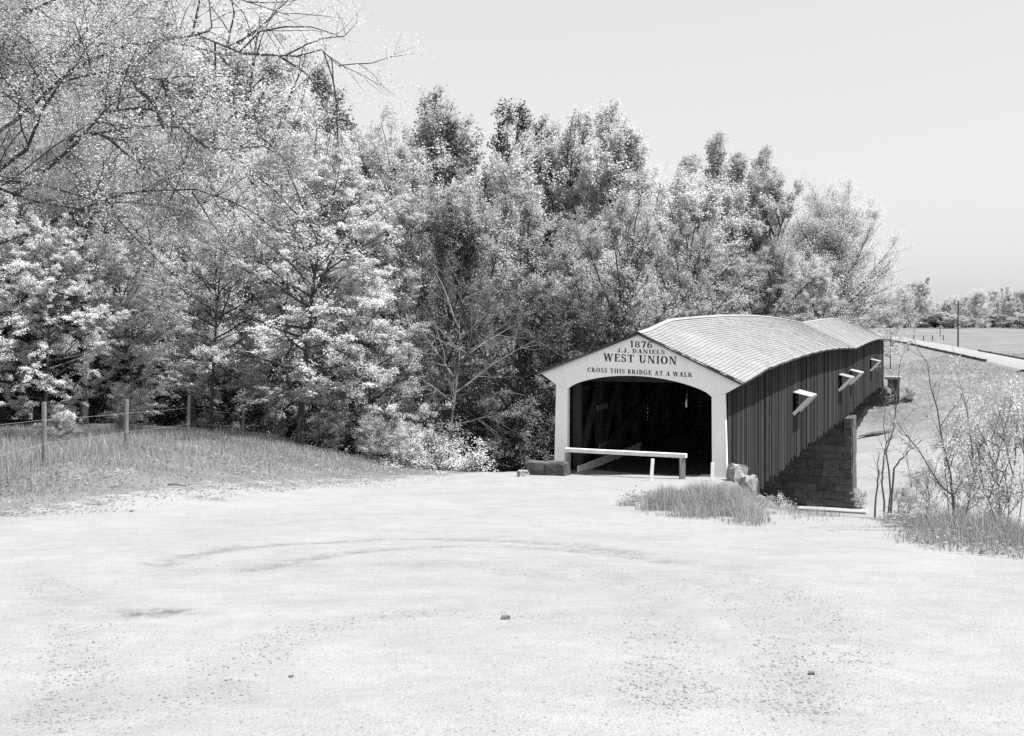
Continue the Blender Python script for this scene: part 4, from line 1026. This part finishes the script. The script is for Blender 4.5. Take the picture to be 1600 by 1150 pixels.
# thin creeping weeds on the gravel edge
X, Y = scatter(4200, [(p.x, p.y) for p in GRASS_EDGE] + [(p.x + 0.5, p.y - 3.0) for p in GRASS_EDGE[::-1]], lambda x, y: (0.5 * vnoise(x * 0.9, y * 0.9) + 0.6 * vnoise(x * 4, y * 4) + 0.9 * (gr.random(len(x)) - 0.5) > 0.1) & (gr.random(len(x)) < np.exp(-seg_dist(x, y, BANK[:len(GRASS_EDGE)]) / 0.9)))
C = np.stack([X, Y, ground_z(X, Y) + np.abs(gr.normal(0, 0.03, len(X)))], -1)
v, f = leaves(gr, C, np.tile([0, 0, 0.3], (len(C), 1)), 0.045, 0.8, 0.0)
o = obj('edge_weeds', mesh_np('edge_weeds', v, f), LEAF['grass']); tag(o, 'sparse creeping weeds where the bank meets the gravel', 'weeds', kind='stuff')
def tuft(px, N, h, leaf, seed, name, label, thr=-0.15, world=False):
    poly = list(px) if world else []
    for x, y in ([] if world else px): q = hit(x, y); poly.append((q.x, q.y))
    X, Y = scatter(N, poly, lambda x, y: vnoise(x * 1.3 + seed, y * 0.9) + 0.35 * vnoise(x * 4, y * 4) > thr)
    ed = seg_dist(X, Y, poly, True); kp = gr.random(len(X)) < np.clip(0.05 + ed / 1.3, 0, 1) ** 1.3; X, Y, ed = X[kp], Y[kp], ed[kp]
    hh = h * np.clip(0.5 + 1.5 * (vnoise(X * 1.3 + seed, Y * 0.9) + 0.2) + 0.5 * vnoise(X * 5, Y * 5), 0.2, 1.4) * np.clip(0.3 + ed / 1.1, 0, 1)
    o = obj(name, mesh_np(name, *blades(X, Y, hh, 0.009, seed, 0.35)), LEAF[leaf]); tag(o, label, 'grass', kind='stuff')
tuft([(950, 793), (1010, 806), (1090, 815), (1180, 826), (1215, 822), (1195, 800), (1130, 782), (1040, 775), (985, 778)], 30000, 0.40, 'grass', 3, 'grass_clump', 'long grass clump on the gravel in front of the right portal post')
tuft([(5.0, 15.0), (5.9, 12.0), (8.5, 10.0), (9.5, 15), (9.5, 22), (7.6, 22.5), (6.6, 20.5), (5.9, 18)], 26000, 0.34, 'grass', 5, 'grass_clump', 'long grass strip under the shrubs on the right bank', -0.4, world=True)
tuft([(2.0, 24), (3.0, 20), (5.2, 17.5), (6.4, 22), (6.2, 30), (6.6, 36), (5.0, 36), (3.2, 31)], 3500, 0.16, 'drygrass', 15, 'sparse_grass', 'thin weeds straying out of the grass clump onto the gravel', 0.05, world=True)
tuft([(1200, 812), (1260, 822), (1330, 830), (1345, 812), (1290, 805), (1215, 800)], 3500, 0.2, 'drygrass', 6, 'sparse_grass', 'thin pale grass along the lip of the bank before the pier', -0.1)

tuft([(5.4, 30.5), (6.2, 28), (7.6, 31), (8.6, 36), (9.3, 40), (8.6, 41), (7.4, 38.5), (6.3, 35)], 9000, 0.22, 'drygrass', 12, 'sparse_grass', 'thin pale grass and weeds around the stone blocks right of the portal', -0.2, world=True)
for poly, N_, lab in (([(2.4, 25), (3.4, 23), (5.2, 21.5), (6.2, 24), (6.2, 30), (5.4, 33), (4.0, 32), (3.0, 29)], 2600, 'small leafy weeds mixed into the grass clump before the portal'),
                      ([(5.2, 14), (6.2, 12), (8.5, 11), (9.2, 16), (9, 21.5), (7.4, 21.5), (6.2, 19)], 3600, 'small leafy weeds mixed into the grass of the right bank')):
    X, Y = scatter(N_, poly, lambda x, y: vnoise(x * 1.6, y * 1.6) > -0.1)
    C = np.stack([X, Y, ground_z(X, Y) + np.abs(gr.normal(0, 0.10, len(X)))], -1)
    v, f = leaves(gr, C, np.tile([0, 0, 0.5], (len(C), 1)), 0.06, 0.6, 0.0)
    o = obj('clump_weeds', mesh_np('clump_weeds', v, f), LEAF['drygrass']); tag(o, lab, 'weeds', kind='stuff')
# far bank: tufts and weeds
X, Y = scatter(16000, [(40, 138), (50, 118), (75, 118), (95, 150), (110, 200), (80, 200)])
o = obj('far_grass', mesh_np('far_grass', *blades(X, Y, np.full(len(X), 0.3), 0.06, 9, 0.6)), LEAF['grass']); tag(o, 'rough grass on the far bank right of the bridge', 'grass', kind='stuff')
for k, (x, y, h, lab) in enumerate(((1385, 655, 2.2, 'pale bush on the sand under the far end of the bridge'), (1420, 640, 1.8, 'small bush at the foot of the far grassy bank'), (1398, 520, 9.0, 'slim leafy tree just past the far end of the roof'), (1345, 770, 1.6, 'low weed bush on the sand right of the pier'))):
    q = P(x, y, 128 if k < 3 else 84); X = q.x; Yq = q.y
    place_tree('bush' if k != 2 else 'slim_tree', 'shrub' if k != 2 else 'maple_open', X + (8 if k == 2 else 0), Yq + (25 if k == 2 else 0), gz(X + (8 if k == 2 else 0), Yq + (25 if k == 2 else 0)) + h, 1.3 if k != 2 else 0.7, 'light', lab, cat='bush' if k != 2 else 'tree')

# loose gravel: small stones pressed into the lot
def pebbles(N, smin, smax, seed, ylo=770, yhi=1190):
    r = np.random.default_rng(seed)
    px = r.uniform(-60, 1660, N * 2); py = r.uniform(ylo, yhi, N * 2)
    Z = 1.2 / np.maximum(0.02, (py - HY) / FPX - 0.117); X = (px - 800) / FPX * Z
    cl = vnoise(X * 0.7, Z * 0.7) + 0.5 * vnoise(X * 2.3, Z * 2.3) > -0.75 + 1.0 * r.random(len(X))
    k = (Z < 40) & inside(X, Z, PLATEAU) & ~inside(X, Z, BANK) & cl; X = X[k][:N]; Y = Z[k][:N]; N = len(X)
    s = smin * (smax / smin) ** (r.random(N) ** 2.2)
    base_v = np.array([(1, 0, 0), (0.3, 0.95, 0), (-0.8, 0.6, 0), (-0.8, -0.6, 0), (0.3, -0.95, 0), (0.1, 0.1, 0.75)], float)
    base_f = np.array([(0, 1, 5), (1, 2, 5), (2, 3, 5), (3, 4, 5), (4, 0, 5)])
    az = r.uniform(0, 6.28, N); c, sn = np.cos(az)[:, None], np.sin(az)[:, None]
    b = base_v[None] * (1 + 0.3 * r.normal(size=(N, 6, 3)))
    V = np.stack([b[..., 0] * c - b[..., 1] * sn, b[..., 0] * sn + b[..., 1] * c, b[..., 2]], -1) * s[:, None, None] * np.array([1, 0.75, 0.8])
    V[:, :, 2] = np.maximum(V[:, :, 2], -0.004)
    V += np.stack([X, Y, ground_z(X, Y) - 0.002], -1)[:, None]
    F = (np.arange(N)[:, None, None] * 6 + base_f[None]).reshape(-1, 3)
    return mesh_np('gravel', V.reshape(-1, 3), F)
o = obj('gravel', pebbles(24000, 0.003, 0.014, 5), M['pebble']); tag(o, 'loose limestone gravel scattered over the turning area', 'gravel', kind='stuff')
o = obj('gravel', pebbles(4500, 0.003, 0.009, 6), M['dark_pebble']); tag(o, 'darker grit and pebbles mixed through the pale gravel', 'gravel', kind='stuff')
for k, (x, y, s, lab) in enumerate(((790, 967, 0.03, 'single fist-sized dark stone in the middle of the gravel'), (455, 1058, 0.012, 'small dark stone near the bottom of the gravel left of centre'), (205, 800, 0.035, 'small dark clod on the gravel below the second fence post'), (1268, 1053, 0.016, 'small dark stone low on the gravel at the right'))):
    q = hit(x, y); rock('rock', (q.x, q.y, q.z + s * 0.3), (s * 2, s * 1.6, s), 80 + k, M['log'], k, 0.1, label=lab, cat='rock')
a = hit(262, 760); b = hit(292, 763)
o = MB().tube([(0, 0, 0.05), ((b.x - a.x) * .5, (b.y - a.y) * .5, 0.07 + (b.z - a.z) / 2), (b.x - a.x, b.y - a.y, 0.04 + b.z - a.z)], [0.035, 0.03, 0.012], 7).build('fallen_branch', M['log'], None, loc=tuple(a)); tag(o, 'thin dark fallen branch lying at the grass edge', 'branch')
q = hit(1385, 682); a = Vector((q.x - 3, q.y, gz(q.x - 3, q.y) + 0.3))
o = MB().tube([(0, 0, 0), (1.5, 0.5, 0.25), (3.5, 1.0, 0.35), (5.2, 1.2, 0.1)], [0.08, 0.22, 0.33, 0.1], 9).build('driftwood_log', M['log'], None, loc=tuple(a)); tag(o, 'dark driftwood log lying on the pale sand beyond the pier', 'log')

# ------------------------------------------------------------------ far road, rails, poles
rc = [(69, 143), (72.7, 158), (80, 196), (87.5, 237), (95, 277), (104, 330), (118, 390)]
q = np.array(rc, float); s = np.linspace(0, len(q) - 1, 60); i = np.minimum(s.astype(int), len(q) - 2); f = (s - i)[:, None]; C = q[i] * (1 - f) + q[i + 1] * f
T = nrm(np.gradient(C, axis=0)); Nn = np.stack([T[:, 1], -T[:, 0]], -1)
Lp, Rp = C - Nn * 3.2, C + Nn * 3.2; zc = np.maximum(ground_z(C[:, 0], C[:, 1]), -0.4 + 0.0172 * (C[:, 1] - 150)) + 0.35
def skirt(E, sd):
    q = E.copy()
    for _ in range(4): q = E + sd * Nn * (0.6 + 1.6 * np.maximum(0, zc - ground_z(q[:, 0], q[:, 1])))[:, None]
    return np.column_stack([q, ground_z(q[:, 0], q[:, 1]) - 0.15])
V = np.concatenate([np.column_stack([Lp, zc]), np.column_stack([Rp, zc]), skirt(Lp, -1), skirt(Rp, 1)]); k = len(C); I = np.arange(k - 1)
F = np.concatenate([np.stack([I, I + k, I + k + 1, I + 1], -1), np.stack([I + 2 * k, I, I + 1, I + 2 * k + 1], -1), np.stack([I + k, I + 3 * k, I + 3 * k + 1, I + k + 1], -1)])
me = mesh_np('road', V, F); me.materials.append(M['road']); me.materials.append(M['road_bank'])
me.polygons.foreach_set('material_index', (np.arange(len(F)) >= k - 1).astype(np.int32))
tag(obj('road', me, M['road']), 'pale road on a low embankment beyond the bridge', kind='structure')
def guard(side, a0, a1, lab):
    g = empty('guard_rail', (C[a0, 0], C[a0, 1], zc[a0])); tag(g, lab, 'guard rail'); o0 = np.array([C[a0, 0], C[a0, 1], zc[a0]])
    pts = [np.array([*(C[j] + Nn[j] * side * 3.3), zc[j]]) - o0 for j in range(a0, a1)]
    mb = MB()
    for p0, p1 in zip(pts[:-1], pts[1:]): mb.bar(p0 + [0, 0, 0.12], p1 + [0, 0, 0.12], 0.14, 0.24)
    mb.build('rail', M['rail'], g)
    for p0 in pts[::2]: MB().box(p0[0] - .12, p0[0] + .12, p0[1] - .12, p0[1] + .12, p0[2] - 0.5, p0[2] + 0.3).build('post', M['rail'], g)
guard(-1, 12, 46, 'long low dark guard rail drawing the shadowed near edge of the far road')  # this rail's dark bar stands for the shadow along the road edge
guard(1, 13, 22, 'short low dark guard rail beside the utility pole')
X, Yq = 1497, 225.0; q = P(1497, 470, Yq); g = gz(q.x, q.y)
up = empty('utility_pole', (q.x, q.y, g)); tag(up, 'tall dark utility pole beside the far road', 'pole')
mb = MB(); mb.tube([(0, 0, -0.5), (0, 0, (q.z - g) * .5), (0.05, 0, q.z - g)], [0.17, 0.15, 0.11], 9); mb.build('shaft', M['pole'], up)
MB().box(-0.9, 0.9, -0.06, 0.06, q.z - g - 0.75, q.z - g - 0.62).build('crossarm', M['pole'], up)
q = P(1469, 503, 300.0); g = gz(q.x, q.y)
o = MB().tube([(0, 0, -0.3), (0, 0, 2), (0, 0, max(3.5, q.z - g))], [0.1, 0.09, 0.08], 7).build('field_post', M['pole'], None, loc=(q.x, q.y, g)); tag(o, 'thin distant pole standing in the far field', 'pole')
for k, (x, Z) in enumerate(((1428, 268), (1443, 270), (1457, 272), (1474, 274))):
    X = (x - 800) / FPX * Z; g = gz(X, Z)
    o = MB().tube([(0, 0, -0.3), (0, 0, 0.6), (0, 0, 1.3)], [0.12, 0.12, 0.1], 7).build('field_post', M['pole'], None, loc=(X, Z, g)); tag(o, 'short dark fence post in the far field beyond the road', 'post', 'short posts in the far field')
